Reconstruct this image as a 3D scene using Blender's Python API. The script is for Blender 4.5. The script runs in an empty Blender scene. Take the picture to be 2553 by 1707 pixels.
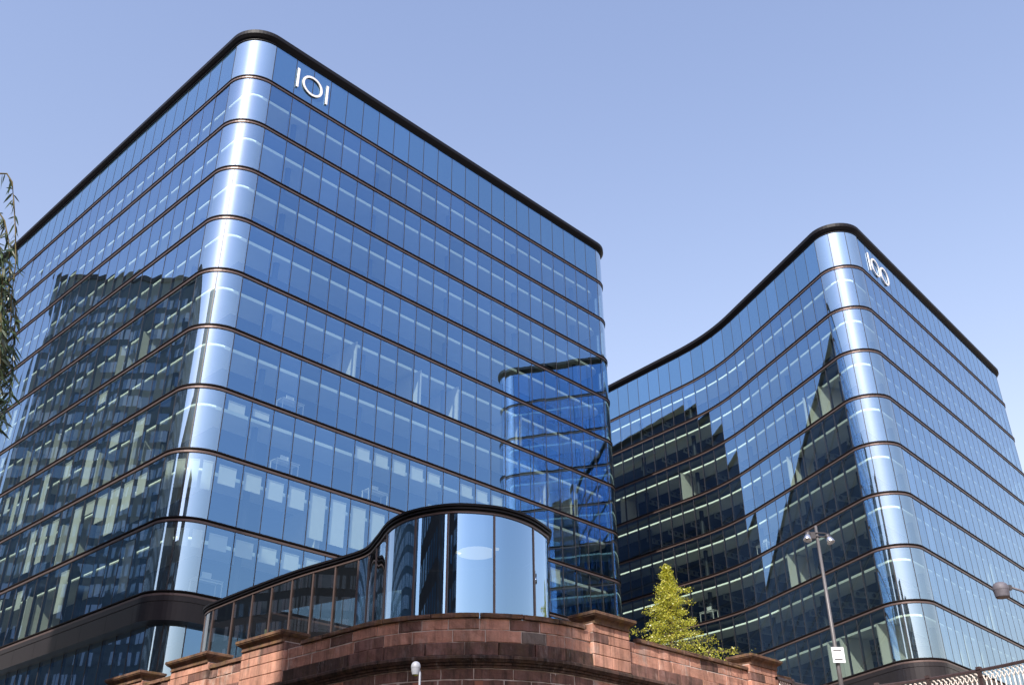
import bpy, bmesh, math, random
from mathutils import Vector, Matrix
R = math.radians
rnd = random.Random(7)
EYE = 1.6                                   # camera height above the street
scene = bpy.context.scene
COL = scene.collection

# ------------------------------------------------------------------ camera
FPX, PITCH, ROLL = 2495.86, 29.3083, -0.5086
cp, sp, cr, sr = math.cos(R(PITCH)), math.sin(R(PITCH)), math.cos(R(ROLL)), math.sin(R(ROLL))
c_right = Vector((cr, -sr * sp, sr * cp))
c_up = Vector((-sr, -cr * sp, cr * cp))
c_fwd = Vector((0, cp, sp))
cd = bpy.data.cameras.new('camera')
cd.sensor_width = 36.0
cd.lens = FPX / 2553 * 36.0
cd.clip_start, cd.clip_end = 0.1, 6000
cam = bpy.data.objects.new('camera', cd)
COL.objects.link(cam)
m3 = Matrix((c_right, c_up, -c_fwd)).transposed()
cam.matrix_world = Matrix.Translation((0, 0, EYE)) @ m3.to_4x4()
scene.camera = cam

# ------------------------------------------------------------------ light
SUN_AZ, SUN_EL = 198.0, 40.6                # azimuth clockwise from +Y
world = bpy.data.worlds.new('World')
scene.world = world
world.use_nodes = True
wn = world.node_tree
bg = wn.nodes['Background']
sky = wn.nodes.new('ShaderNodeTexSky')
sky.sky_type = 'NISHITA'
sky.sun_disc = False
sky.sun_elevation = R(SUN_EL)
sky.sun_rotation = R(SUN_AZ)
sky.altitude = 40
sky.air_density = 2.4
sky.dust_density = 1.0
sky.ozone_density = 3.5
tint = wn.nodes.new('ShaderNodeVectorMath')      # slightly violet autumn air, the same in every direction
tint.operation = 'MULTIPLY'
tint.inputs[1].default_value = (1.06, 0.885, 1.02)
wn.links.new(sky.outputs[0], tint.inputs[0])
wn.links.new(tint.outputs[0], bg.inputs[0])
bg.inputs[1].default_value = 0.15
sd = bpy.data.lights.new('sun', 'SUN')
sd.energy = 5.0
sd.angle = R(0.53)
sd.color = (1.0, 0.95, 0.87)
sun = bpy.data.objects.new('sun', sd)
COL.objects.link(sun)
s_dir = Vector((math.sin(R(SUN_AZ)) * math.cos(R(SUN_EL)), math.cos(R(SUN_AZ)) * math.cos(R(SUN_EL)), math.sin(R(SUN_EL))))
sun.rotation_euler = s_dir.to_track_quat('Z', 'Y').to_euler()
sun.location = (0, 0, 120)
vs = scene.view_settings
vs.view_transform = 'Standard'
vs.look = 'None'
vs.exposure = 0.58
vs.gamma = 1.0
vs.use_curve_mapping = False
cy = scene.cycles
cy.use_denoising = True
cy.max_bounces = 8
cy.diffuse_bounces = 3
cy.glossy_bounces = 4
cy.transmission_bounces = 4
cy.transparent_max_bounces = 16
cy.sample_clamp_indirect = 6.0
cy.caustics_reflective = False
cy.caustics_refractive = False
cy.blur_glossy = 0.3

# ------------------------------------------------------------------ materials
def mat(name, base, rough=0.6, metal=0.0, noise=0.0, nscale=4.0, spec=0.4, emit=None, estr=0.0, bump=0.0, bscale=30.0):
    m = bpy.data.materials.new(name)
    m.use_nodes = True
    t = m.node_tree
    p = t.nodes['Principled BSDF']
    p.inputs['Base Color'].default_value = (*base, 1)
    p.inputs['Roughness'].default_value = rough
    p.inputs['Metallic'].default_value = metal
    p.inputs['Specular IOR Level'].default_value = spec
    if emit:
        p.inputs['Emission Color'].default_value = (*emit, 1)
        p.inputs['Emission Strength'].default_value = estr
    if noise or bump:
        g = t.nodes.new('ShaderNodeNewGeometry')
    if noise:
        n = t.nodes.new('ShaderNodeTexNoise')
        n.inputs['Scale'].default_value = nscale
        n.inputs['Detail'].default_value = 5
        t.links.new(g.outputs['Position'], n.inputs['Vector'])
        r = t.nodes.new('ShaderNodeMapRange')
        r.inputs['From Min'].default_value, r.inputs['From Max'].default_value = 0.3, 0.7
        r.inputs['To Min'].default_value, r.inputs['To Max'].default_value = 1 - noise, 1 + noise
        t.links.new(n.outputs['Fac'], r.inputs['Value'])
        x = t.nodes.new('ShaderNodeVectorMath')
        x.operation = 'SCALE'
        x.inputs[0].default_value = base
        t.links.new(r.outputs[0], x.inputs['Scale'])
        t.links.new(x.outputs[0], p.inputs['Base Color'])
    if bump:
        n = t.nodes.new('ShaderNodeTexNoise')
        n.inputs['Scale'].default_value = bscale
        n.inputs['Detail'].default_value = 4
        t.links.new(g.outputs['Position'], n.inputs['Vector'])
        b = t.nodes.new('ShaderNodeBump')
        b.inputs['Strength'].default_value = bump
        b.inputs['Distance'].default_value = 0.02
        t.links.new(n.outputs['Fac'], b.inputs['Height'])
        t.links.new(b.outputs[0], p.inputs['Normal'])
    return m


def glass(name, tint, face_col, edge_col, base_fac, rough2=0.0, w2=0.0, back=None):
    """coated facade glass: mirror layer whose strength grows towards grazing view, over a tinted clear sheet (or over an opaque back when back is set)"""
    m = bpy.data.materials.new(name)
    m.use_nodes = True
    t = m.node_tree
    t.nodes.clear()
    N = t.nodes.new
    out = N('ShaderNodeOutputMaterial')
    lw = N('ShaderNodeLayerWeight')
    lw.inputs['Blend'].default_value = 0.5
    pw = N('ShaderNodeMath')
    pw.operation = 'POWER'
    pw.inputs[1].default_value = 3.0
    t.links.new(lw.outputs['Facing'], pw.inputs[0])
    mr = N('ShaderNodeMapRange')
    mr.inputs['To Min'].default_value = base_fac
    mr.inputs['To Max'].default_value = 0.97
    t.links.new(pw.outputs[0], mr.inputs['Value'])
    cm = N('ShaderNodeMix')
    cm.data_type = 'RGBA'
    cm.inputs['A'].default_value = (*face_col, 1)
    cm.inputs['B'].default_value = (*edge_col, 1)
    t.links.new(pw.outputs[0], cm.inputs['Factor'])
    oi = N('ShaderNodeObjectInfo')               # panes come from different batches of glass
    vr = N('ShaderNodeMapRange')
    vr.inputs['To Min'].default_value, vr.inputs['To Max'].default_value = 0.92, 1.06
    t.links.new(oi.outputs['Random'], vr.inputs['Value'])
    vm = N('ShaderNodeVectorMath')
    vm.operation = 'SCALE'
    t.links.new(cm.outputs['Result'], vm.inputs[0])
    t.links.new(vr.outputs[0], vm.inputs['Scale'])
    gl = N('ShaderNodeBsdfGlossy')
    gl.inputs['Roughness'].default_value = 0.0
    t.links.new(vm.outputs[0], gl.inputs['Color'])
    refl = gl
    if w2:
        g2 = N('ShaderNodeBsdfGlossy')
        g2.inputs['Roughness'].default_value = rough2
        t.links.new(cm.outputs['Result'], g2.inputs['Color'])
        mx = N('ShaderNodeMixShader')
        mx.inputs[0].default_value = w2
        t.links.new(gl.outputs[0], mx.inputs[1])
        t.links.new(g2.outputs[0], mx.inputs[2])
        refl = mx
    if back:
        tr = N('ShaderNodeBsdfDiffuse')
        tr.inputs['Color'].default_value = (*back, 1)
    else:
        tr = N('ShaderNodeBsdfTransparent')
        tr.inputs['Color'].default_value = (*tint, 1)
    mix = N('ShaderNodeMixShader')
    t.links.new(mr.outputs[0], mix.inputs[0])
    t.links.new(tr.outputs[0], mix.inputs[1])
    t.links.new(refl.outputs[0], mix.inputs[2])
    t.links.new(mix.outputs[0], out.inputs['Surface'])
    return m


def stone_mat(name, col, soot, pale=0.0, ochre=0.0, streak=0.0):
    m = bpy.data.materials.new(name)
    m.use_nodes = True
    t = m.node_tree
    p = t.nodes['Principled BSDF']
    p.inputs['Roughness'].default_value = 0.9
    p.inputs['Specular IOR Level'].default_value = 0.15
    N, L = t.nodes.new, t.links.new
    g = N('ShaderNodeNewGeometry')
    oi = N('ShaderNodeObjectInfo')

    def noise(scale, detail, rough=0.6, stretch=None):
        n = N('ShaderNodeTexNoise')
        n.inputs['Scale'].default_value = scale
        n.inputs['Detail'].default_value = detail
        n.inputs['Roughness'].default_value = rough
        if stretch:
            mp = N('ShaderNodeMapping')
            mp.inputs['Scale'].default_value = stretch
            L(g.outputs['Position'], mp.inputs['Vector'])
            L(mp.outputs[0], n.inputs['Vector'])
        else:
            L(g.outputs['Position'], n.inputs['Vector'])
        return n.outputs['Fac']

    def ramp(v, lo, hi, a=0.0, b=1.0):
        r = N('ShaderNodeMapRange')
        r.inputs['From Min'].default_value, r.inputs['From Max'].default_value = lo, hi
        r.inputs['To Min'].default_value, r.inputs['To Max'].default_value = a, b
        L(v, r.inputs['Value'])
        return r.outputs[0]

    def mixc(f, a, b):
        x = N('ShaderNodeMix')
        x.data_type = 'RGBA'
        L(f, x.inputs['Factor'])
        for s, v in (('A', a), ('B', b)):
            if isinstance(v, tuple):
                x.inputs[s].default_value = (*v, 1)
            else:
                L(v, x.inputs[s])
        return x.outputs['Result']

    def mul(a, b):
        x = N('ShaderNodeMath')
        x.operation = 'MULTIPLY'
        L(a, x.inputs[0])
        if isinstance(b, float):
            x.inputs[1].default_value = b
        else:
            L(b, x.inputs[1])
        return x.outputs[0]
    c = mixc(ramp(oi.outputs['Random'], 0, 1), tuple(v * 0.66 for v in col), tuple(min(1, v * 1.24) for v in col))
    c = mixc(ramp(noise(2.2, 6), 0.35, 0.65), c, (col[0] * 0.8, col[1] * 0.72, col[2] * 0.7))
    c = mixc(mul(ramp(noise(28, 4), 0.35, 0.75), 0.35), c, (col[0] * 1.25, col[1] * 1.3, col[2] * 1.3))
    if pale:
        c = mixc(mul(ramp(noise(1.7, 8, 0.72, (1, 1, 0.5)), 0.55, 0.68), pale), c, (0.42, 0.35, 0.31))
    if soot:
        c = mixc(mul(ramp(noise(1.3, 9, 0.72, (1, 1, 0.45)), 0.44, 0.66), soot), c, (0.045, 0.035, 0.03))
    if streak:
        c = mixc(mul(ramp(noise(1.0, 6, 0.7, (5.5, 5.5, 0.6)), 0.47, 0.62), streak), c, (0.028, 0.022, 0.02))
        c = mixc(mul(ramp(noise(1.0, 7, 0.75, (4.1, 4.1, 0.9)), 0.58, 0.70), streak * 0.5), c, (0.38, 0.33, 0.31))
    if ochre:
        c = mixc(mul(ramp(noise(3.1, 7, 0.7), 0.48, 0.66), ochre), c, (0.24, 0.15, 0.035))
    L(c, p.inputs['Base Color'])
    b = N('ShaderNodeBump')
    b.inputs['Strength'].default_value = 0.55
    b.inputs['Distance'].default_value = 0.02
    L(noise(22, 6, 0.65), b.inputs['Height'])
    L(b.outputs[0], p.inputs['Normal'])
    return m


def leaf_mat(name, cols, trans=0.35):
    m = bpy.data.materials.new(name)
    m.use_nodes = True
    t = m.node_tree
    t.nodes.clear()
    N, L = t.nodes.new, t.links.new
    out = N('ShaderNodeOutputMaterial')
    g = N('ShaderNodeNewGeometry')
    r = N('ShaderNodeValToRGB')
    el = r.color_ramp.elements
    el[0].color, el[1].color = (*cols[0], 1), (*cols[-1], 1)
    for i, c in enumerate(cols[1:-1]):
        e = el.new((i + 1) / (len(cols) - 1))
        e.color = (*c, 1)
    L(g.outputs['Random Per Island'], r.inputs[0])
    d = N('ShaderNodeBsdfDiffuse')
    tl = N('ShaderNodeBsdfTranslucent')
    L(r.outputs[0], d.inputs[0])
    L(r.outputs[0], tl.inputs[0])
    mx = N('ShaderNodeMixShader')
    mx.inputs[0].default_value = trans
    L(d.outputs[0], mx.inputs[1])
    L(tl.outputs[0], mx.inputs[2])
    gl = N('ShaderNodeBsdfGlossy')
    gl.inputs['Roughness'].default_value = 0.4
    m2 = N('ShaderNodeMixShader')
    m2.inputs[0].default_value = 0.06
    L(mx.outputs[0], m2.inputs[1])
    L(gl.outputs[0], m2.inputs[2])
    L(m2.outputs[0], out.inputs[0])
    return m


M = {
    'glass': glass('facade_glass', (0.86, 0.97, 0.90), (0.33, 0.61, 1.0), (0.88, 0.96, 1.0), 0.46),
    'curved': glass('curved_facade_glass', (0.85, 0.95, 0.88), (0.60, 0.80, 1.0), (1.0, 1.0, 1.0), 0.54, 0.36, 0.05),
    'spandrel': glass('spandrel_glass', None, (0.34, 0.62, 1.0), (0.90, 0.97, 1.0), 0.46, back=(0.04, 0.08, 0.115)),
    'spandrel_curved': glass('curved_spandrel_glass', None, (0.60, 0.80, 1.0), (1.0, 1.0, 1.0), 0.54, 0.36, 0.05, back=(0.12, 0.16, 0.20)),
    'pavglass': glass('pavilion_glass', (0.55, 0.56, 0.48), (0.44, 0.69, 1.0), (1.0, 1.0, 1.0), 0.58),
    'endwall': mat('dark_end_wall_panel', (0.026, 0.044, 0.080), 0.55, spec=0.2),
    'bandslot': mat('black_band_slot', (0.012, 0.009, 0.010), 0.6, spec=0.2),
    'lamp_dim': mat('dim_glow_strip', (0.8, 0.85, 0.85), 0.6, emit=(0.80, 0.96, 0.92), estr=0.20),  # weak glow; on the taller block's right face it paints a sunlit bulkhead
    'lamp_mid': mat('soft_linear_lamp', (0.85, 0.9, 0.85), 0.6, emit=(0.88, 1.0, 0.86), estr=0.40),
    'wingglass': glass('pavilion_wing_glass', (0.62, 0.58, 0.50), (0.60, 0.56, 0.56), (0.9, 0.95, 1.0), 0.24),
    'bronze': mat('bronze_metal', (0.125, 0.088, 0.080), 0.42, 0.4, noise=0.08, nscale=1.5),
    'mullion': mat('dark_mullion', (0.045, 0.04, 0.042), 0.45, 0.3),
    'cap': mat('black_parapet_metal', (0.006, 0.005, 0.007), 0.55, 0.0, spec=0.25),
    'fascia': mat('dark_bronze_fascia', (0.024, 0.020, 0.022), 0.42, 0.3, noise=0.1, nscale=0.6),
    'ceiling': mat('office_ceiling_board', (0.78, 0.78, 0.76), 0.8, noise=0.05, nscale=1.0),
    'slab': mat('concrete_soffit', (0.16, 0.165, 0.17), 0.85, noise=0.1, nscale=0.8),
    'carpet': mat('grey_carpet', (0.34, 0.34, 0.34), 0.95, noise=0.1),
    'core': mat('office_core_wall', (0.26, 0.27, 0.27), 0.85, noise=0.12, nscale=0.35),
    'column': mat('dark_steel_column', (0.05, 0.055, 0.065), 0.5, 0.3),
    'beam': mat('painted_steel_beam', (0.55, 0.56, 0.52), 0.55),
    'white': mat('white_painted_board', (0.80, 0.80, 0.76), 0.7, noise=0.03),
    'blind': mat('white_roller_blind', (0.88, 0.89, 0.86), 0.85, noise=0.03, nscale=2.0),
    'lamp': mat('linear_ceiling_lamp', (0.9, 0.9, 0.85), 0.5, emit=(0.90, 1.0, 0.84), estr=1.0),
    'sign': mat('white_sign_letter', (0.88, 0.88, 0.88), 0.5, emit=None),
    'deskwhite': mat('white_desk_metal', (0.85, 0.85, 0.85), 0.4),
    'monitor': mat('black_monitor_plastic', (0.02, 0.02, 0.02), 0.3),
    'ground': mat('asphalt_street', (0.055, 0.055, 0.056), 0.9, noise=0.2, nscale=0.4),
    'terrace': mat('terrace_paving', (0.22, 0.21, 0.20), 0.9, noise=0.15, nscale=0.6),
    'mortar': mat('pale_mortar', (0.50, 0.42, 0.37), 0.95, noise=0.2, nscale=5),
    'pole': mat('grey_painted_steel', (0.13, 0.12, 0.122), 0.5, 0.3, noise=0.1, nscale=8),
    'lampgrey': mat('weathered_grey_lamp', (0.12, 0.11, 0.13), 0.6, 0.1, noise=0.15, nscale=12),
    'alu': mat('polished_aluminium', (0.75, 0.70, 0.66), 0.22, 0.95),
    'housing': mat('dark_lamp_housing', (0.06, 0.055, 0.06), 0.5, 0.3),
    'whiteplastic': mat('white_camera_plastic', (0.30, 0.31, 0.35), 0.4),
    'lens': mat('yellow_lens', (0.55, 0.50, 0.06), 0.15),
    'signplate': mat('white_sign_plate', (0.78, 0.79, 0.82), 0.5),
    'rail': mat('dark_iron_rail', (0.055, 0.035, 0.035), 0.5, 0.3, noise=0.2, nscale=6),
    'baluster': mat('cream_painted_iron', (0.72, 0.64, 0.58), 0.55, noise=0.15, nscale=20),
    'peach': mat('peach_rendered_wall', (0.50, 0.33, 0.22), 0.9, noise=0.1),
    'olive': mat('olive_panel', (0.13, 0.125, 0.075), 0.7, noise=0.1, nscale=0.7),
    'maroon': mat('maroon_panel', (0.10, 0.05, 0.045), 0.7, noise=0.1, nscale=0.7),
    'palegreen': mat('pale_green_board', (0.42, 0.55, 0.42), 0.8),
    'disc': mat('cream_disc_lamp', (0.9, 0.86, 0.7), 0.5, emit=(1.0, 0.93, 0.70), estr=0.5),
    'bark': mat('tree_bark', (0.10, 0.075, 0.055), 0.9, noise=0.25, nscale=14, bump=0.4),
    'twig': mat('willow_twig', (0.11, 0.085, 0.03), 0.8),
    'leaf_y': leaf_mat('yellow_green_leaves', [(0.34, 0.38, 0.03), (0.54, 0.54, 0.06), (0.62, 0.58, 0.09), (0.44, 0.48, 0.04), (0.54, 0.42, 0.06)], 0.5),
    'leaf_w': leaf_mat('willow_leaves', [(0.035, 0.055, 0.025), (0.05, 0.085, 0.035), (0.06, 0.085, 0.05), (0.045, 0.07, 0.03)], 0.3),
    'sand': stone_mat('red_sandstone', (0.55, 0.290, 0.210), 0.42, 0.65, 0.08, 0.42),
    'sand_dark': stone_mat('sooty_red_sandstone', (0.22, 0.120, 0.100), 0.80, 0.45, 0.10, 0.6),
    'sand_grey': stone_mat('grey_weathered_stone', (0.24, 0.20, 0.175), 0.45, 0.5, 0.05, 0.4),
    'coping': stone_mat('mossy_coping_stone', (0.20, 0.115, 0.08), 0.8, 0.1, 0.45, 0.5),
    'soot': stone_mat('soot_black_cornice_stone', (0.12, 0.072, 0.06), 0.95, 0.25, 0.12, 0.9),
    'terracotta': stone_mat('terracotta_block', (0.36, 0.155, 0.10), 0.1),
    'tower_a': mat('grey_tower_cladding', (0.10, 0.14, 0.155), 0.6, noise=0.15, nscale=0.15),
    'tower_b': mat('dark_tower_brick', (0.10, 0.075, 0.06), 0.85, noise=0.2, nscale=0.3),
    'tower_c': mat('charcoal_tower_panel', (0.045, 0.047, 0.05), 0.6, noise=0.2, nscale=0.2),
    'tower_glass': mat('tower_window_glass', (0.20, 0.27, 0.32), 0.06, 0.5, spec=0.9),
    'tower_pale': mat('pale_tower_panel', (0.55, 0.62, 0.66), 0.5, noise=0.1, nscale=0.3),
}

# ------------------------------------------------------------------ helpers
def tag(o, label=None, cat=None, group=None, kind=None):
    for k, v in (('label', label), ('category', cat), ('group', group), ('kind', kind)):
        if v:
            o[k] = v
    return o


def empty(name, loc, label=None, cat=None, group=None):
    o = bpy.data.objects.new(name, None)
    o.location = loc
    o.empty_display_size = 0.5
    COL.objects.link(o)
    return tag(o, label, cat, group)


def wloc(o):
    v = Vector(o.location)
    while o.parent:
        o = o.parent
        v += Vector(o.location)
    return v


class MB:
    """collects faces; build() links them as one mesh object given in world coordinates"""
    def __init__(self):
        self.v, self.f, self.m = [], [], []

    def add(self, vs, fs, mi=0):
        b = len(self.v)
        self.v += [tuple(x) for x in vs]
        self.f += [tuple(b + i for i in q) for q in fs]
        self.m += [mi] * len(fs)
        return self

    def box(self, c, sx, sy, sz, rz=0.0, mi=0):
        """box centred at c in x, y, from c.z up"""
        ca, sa = math.cos(rz), math.sin(rz)
        vs = []
        for z in (0, sz):
            for x, y in ((-.5, -.5), (.5, -.5), (.5, .5), (-.5, .5)):
                X, Y = x * sx, y * sy
                vs.append((c[0] + X * ca - Y * sa, c[1] + X * sa + Y * ca, c[2] + z))
        return self.add(vs, [(3, 2, 1, 0), (4, 5, 6, 7), (0, 1, 5, 4), (1, 2, 6, 5), (2, 3, 7, 6), (3, 0, 4, 7)], mi)

    def obox(self, o, a, b, c, mi=0):
        """box from corner o spanned by vectors a, b, c"""
        o, a, b, c = Vector(o), Vector(a), Vector(b), Vector(c)
        vs = [o, o + a, o + a + b, o + b, o + c, o + a + c, o + a + b + c, o + b + c]
        fs = [(3, 2, 1, 0), (4, 5, 6, 7), (0, 1, 5, 4), (1, 2, 6, 5), (2, 3, 7, 6), (3, 0, 4, 7)]
        if a.cross(b).dot(c) < 0:
            fs = [tuple(reversed(q)) for q in fs]
        return self.add(vs, fs, mi)

    def tube(self, pts, rads, n=8, cap=True, mi=0):
        pts = [Vector(p) for p in pts]
        if not isinstance(rads, (list, tuple)):
            rads = [rads] * len(pts)
        rings = []
        for i, p in enumerate(pts):
            d = (pts[min(i + 1, len(pts) - 1)] - pts[max(i - 1, 0)]).normalized()
            a = d.orthogonal().normalized() if abs(d.z) < 0.95 else Vector((1, 0, 0)).cross(d).normalized()
            if abs(d.z) < 0.95:
                a = d.cross(Vector((0, 0, 1))).normalized()
            b = d.cross(a).normalized()
            rings.append([p + (a * math.cos(6.28319 * k / n) + b * math.sin(6.28319 * k / n)) * rads[i] for k in range(n)])
        vs = [q for r in rings for q in r]
        fs = [(i * n + k, i * n + (k + 1) % n, (i + 1) * n + (k + 1) % n, (i + 1) * n + k) for i in range(len(pts) - 1) for k in range(n)]
        if cap:
            fs += [tuple(reversed(range(n))), tuple(range((len(pts) - 1) * n, len(pts) * n))]
        return self.add(vs, fs, mi)

    def lathe(self, origin, prof, n=16, axis=None, mi=0):
        """prof: (radius, height) pairs along axis"""
        q = Vector(axis).normalized().to_track_quat('Z', 'Y').to_matrix() if axis is not None else Matrix.Identity(3)
        vs = [Vector(origin) + q @ Vector((r * math.cos(6.28319 * k / n), r * math.sin(6.28319 * k / n), h)) for r, h in prof for k in range(n)]
        fs = [(i * n + k, i * n + (k + 1) % n, (i + 1) * n + (k + 1) % n, (i + 1) * n + k) for i in range(len(prof) - 1) for k in range(n)]
        return self.add(vs, fs, mi)

    def sweep(self, rings, mi=0, closed=False):
        """rings: list of equally long point lists along a profile; faces between neighbouring rings"""
        n = len(rings[0])
        vs = [q for r in rings for q in r]
        fs = []
        cnt = len(rings) if closed else len(rings) - 1
        for i in range(cnt):
            j = (i + 1) % len(rings)
            for k in range(n - 1):
                fs.append((i * n + k, i * n + k + 1, j * n + k + 1, j * n + k))
        return self.add(vs, fs, mi)

    def mesh(self, name, mats, smooth=False, off=Vector((0, 0, 0))):
        me = bpy.data.meshes.new(name)
        me.from_pydata([(x - off.x, y - off.y, z - off.z) for x, y, z in self.v], [], self.f)
        for mm in (mats if isinstance(mats, (list, tuple)) else [mats]):
            me.materials.append(M[mm] if isinstance(mm, str) else mm)
        if len(me.materials) > 1:
            me.polygons.foreach_set('material_index', self.m)
        if smooth:
            me.polygons.foreach_set('use_smooth', [True] * len(me.polygons))
        me.update()
        return me

    def build(self, name, mats, parent=None, smooth=False, kind=None):
        off = wloc(parent) if parent else Vector((0, 0, 0))
        o = bpy.data.objects.new(name, self.mesh(name, mats, smooth, off))
        COL.objects.link(o)
        if parent:
            o.parent = parent
        if kind:
            o['kind'] = kind
        return o


def put(name, me, mat4, parent):
    """object with a shared mesh, placed by a world matrix under a parent that is only translated"""
    o = bpy.data.objects.new(name, me)
    COL.objects.link(o)
    o.parent = parent
    o.matrix_local = Matrix.Translation(-wloc(parent)) @ mat4
    return o


def V2(x, y):
    return Vector((x, y))


def az(a):
    return V2(math.sin(R(a)), math.cos(R(a)))


class Path:
    """open plan outline with filleted vertices, travelled with the outside on its left"""
    NARC = 14

    def __init__(self, verts, radii):
        self.v, self.r = [Vector(p) for p in verts], radii
        self.seg = []                       # ('line', p0, p1) / ('arc', centre, radius, a0, a1, convex)
        n = len(self.v)
        cur = self.v[0]
        for i in range(1, n - 1):
            d0 = (self.v[i] - self.v[i - 1]).normalized()
            d1 = (self.v[i + 1] - self.v[i]).normalized()
            cr_ = d0.x * d1.y - d0.y * d1.x          # <0: turning right = convex
            ang = math.acos(max(-1, min(1, d0.dot(d1))))
            T = self.r[i] * math.tan(ang / 2)
            p0, p1 = self.v[i] - d0 * T, self.v[i] + d1 * T
            self.seg.append(('line', cur, p0))
            nl = V2(-d0.y, d0.x)
            c = p0 - nl * self.r[i] if cr_ < 0 else p0 + nl * self.r[i]
            a0 = math.atan2(p0.y - c.y, p0.x - c.x)
            self.seg.append(('arc', c, self.r[i], a0, a0 + (-ang if cr_ < 0 else ang), cr_ < 0))
            cur = p1
        self.seg.append(('line', cur, self.v[-1]))

    def offset(self, d):
        """parallel path, d metres outwards (negative: inwards)"""
        n = len(self.v)
        ds = [(self.v[i + 1] - self.v[i]).normalized() for i in range(n - 1)]
        nv = [self.v[0] + V2(-ds[0].y, ds[0].x) * d]
        rr = [0]
        for i in range(1, n - 1):
            n0, n1 = V2(-ds[i - 1].y, ds[i - 1].x), V2(-ds[i].y, ds[i].x)
            b = (n0 + n1)
            nv.append(self.v[i] + b * (d / (1 + n0.dot(n1))))
            conv = ds[i - 1].x * ds[i].y - ds[i - 1].y * ds[i].x < 0
            rr.append(max(0.06, self.r[i] + (d if conv else -d)))
        nv.append(self.v[-1] + V2(-ds[-1].y, ds[-1].x) * d)
        rr.append(0)
        return Path(nv, rr)

    def pts(self):
        out = []
        for s in self.seg:
            if s[0] == 'line':
                out += [s[1], s[2]]
            else:
                _, c, r, a0, a1, _c = s
                out += [c + V2(math.cos(a0 + (a1 - a0) * k / self.NARC), math.sin(a0 + (a1 - a0) * k / self.NARC)) * r for k in range(1, self.NARC)]
        return out

    def length(self, s):
        return (s[2] - s[1]).length if s[0] == 'line' else s[2] * abs(s[4] - s[3])

    def at(self, t):
        """point, tangent, outward normal at arc length t"""
        for i, s in enumerate(self.seg):
            L = self.length(s)
            if t <= L or i == len(self.seg) - 1:
                if s[0] == 'line':
                    d = (s[2] - s[1]).normalized()
                    return s[1] + d * t, d, V2(-d.y, d.x)
                a = s[3] + (s[4] - s[3]) * t / L
                rad = V2(math.cos(a), math.sin(a))
                sg = -1 if s[4] < s[3] else 1
                d = V2(-rad.y, rad.x) * sg
                return s[1] + rad * s[2], d, V2(-d.y, d.x)
            t -= L

    def total(self):
        return sum(self.length(s) for s in self.seg)


def ring(path, off, z):
    return [(p.x, p.y, z) for p in path.offset(off).pts()]


def band(mb, path, prof, mi=0, closed=True):
    mb.sweep([ring(path, o, z) for o, z in prof], mi, closed)


def plate(mb, path, off, z0, z1, mi=0):
    """closed slab between z0 and z1 bounded by the path and the straight line back"""
    p = path.offset(off).pts()
    n = len(p)
    vs = [(q.x, q.y, z0) for q in p] + [(q.x, q.y, z1) for q in p]
    fs = [tuple(range(n)), tuple(reversed(range(n, 2 * n)))] + [(k, n + k, n + (k + 1) % n, (k + 1) % n) for k in range(n)]
    mb.add(vs, fs, mi)


def screen(p):
    d = Vector(p) - Vector((0, 0, EYE))
    z = d.dot(c_fwd)
    if z < 0.5:
        return None
    return (1276.5 + FPX * d.dot(c_right) / z, 853.5 - FPX * d.dot(c_up) / z)


def shown_area(c4, outward):
    mid = sum((Vector(c) for c in c4), Vector()) / 4
    if (Vector((0, 0, EYE)) - mid).dot(Vector((outward.x, outward.y, 0))) < 0:
        return 0
    q = [screen(c) for c in c4]
    if None in q:
        return 0
    if max(a[0] for a in q) < 0 or min(a[0] for a in q) > 2553 or max(a[1] for a in q) < 0 or min(a[1] for a in q) > 1707:
        return 0
    return abs(sum(q[i][0] * q[(i + 1) % 4][1] - q[(i + 1) % 4][0] * q[i][1] for i in range(4))) / 2


# ------------------------------------------------------------------ plans (metres, camera at the origin)
FH = 3.95
A101, AL = 43.46, -46.65                     # facade directions of the front building
C1 = V2(-17.82, 50.03)
E1 = C1 + az(A101) * 39.30
PATH1 = Path([E1 + az(AL) * 170, E1, C1, C1 + az(AL) * 62], [0, 2.0, 2.0, 0])
Z1 = 49.62 + EYE                             # line under the sign storey
C2, B2 = V2(27.01, 67.21), V2(19.84, 87.76)
E2 = C2 + az(41.14) * 39.9
PATH2 = Path([E2 + az(-49) * 46, E2, C2, B2, B2 + az(-38.94) * 42], [0, 2.0, 2.0, 24.0, 0])
Z2 = 45.735 + EYE
DECK = 5.5 + EYE

# ------------------------------------------------------------------ setting
g = MB().add([(-3000, -3000, 0), (3000, -3000, 0), (3000, 3000, 0), (-3000, 3000, 0)], [(0, 1, 2, 3)]).build('ground', 'ground')
g['kind'] = 'structure'
WALLP = Path([V2(9.55, 36.05), V2(-1.15, 25.05), V2(-31.0, 52.9)], [0, 4.36, 0])
tp = WALLP.offset(-0.45).pts()
tv = [(p.x, p.y) for p in tp] + [(-140, 140), (-60, 230), (130, 230), (130, 60), (24, 34.5), (16.9, 32.4), (15.4, 34.2), (13.9, 35.9), (12.6, 36.9), (11.4, 37.3), (10.2, 36.9)]
n = len(tv)
t = MB().add([(x, y, 0.01) for x, y in tv] + [(x, y, DECK) for x, y in tv],
             [tuple(range(n, 2 * n))] + [(k, (k + 1) % n, n + (k + 1) % n, n + k) for k in range(n)]).build('terrace', 'terrace')
t['kind'] = 'structure'


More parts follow.
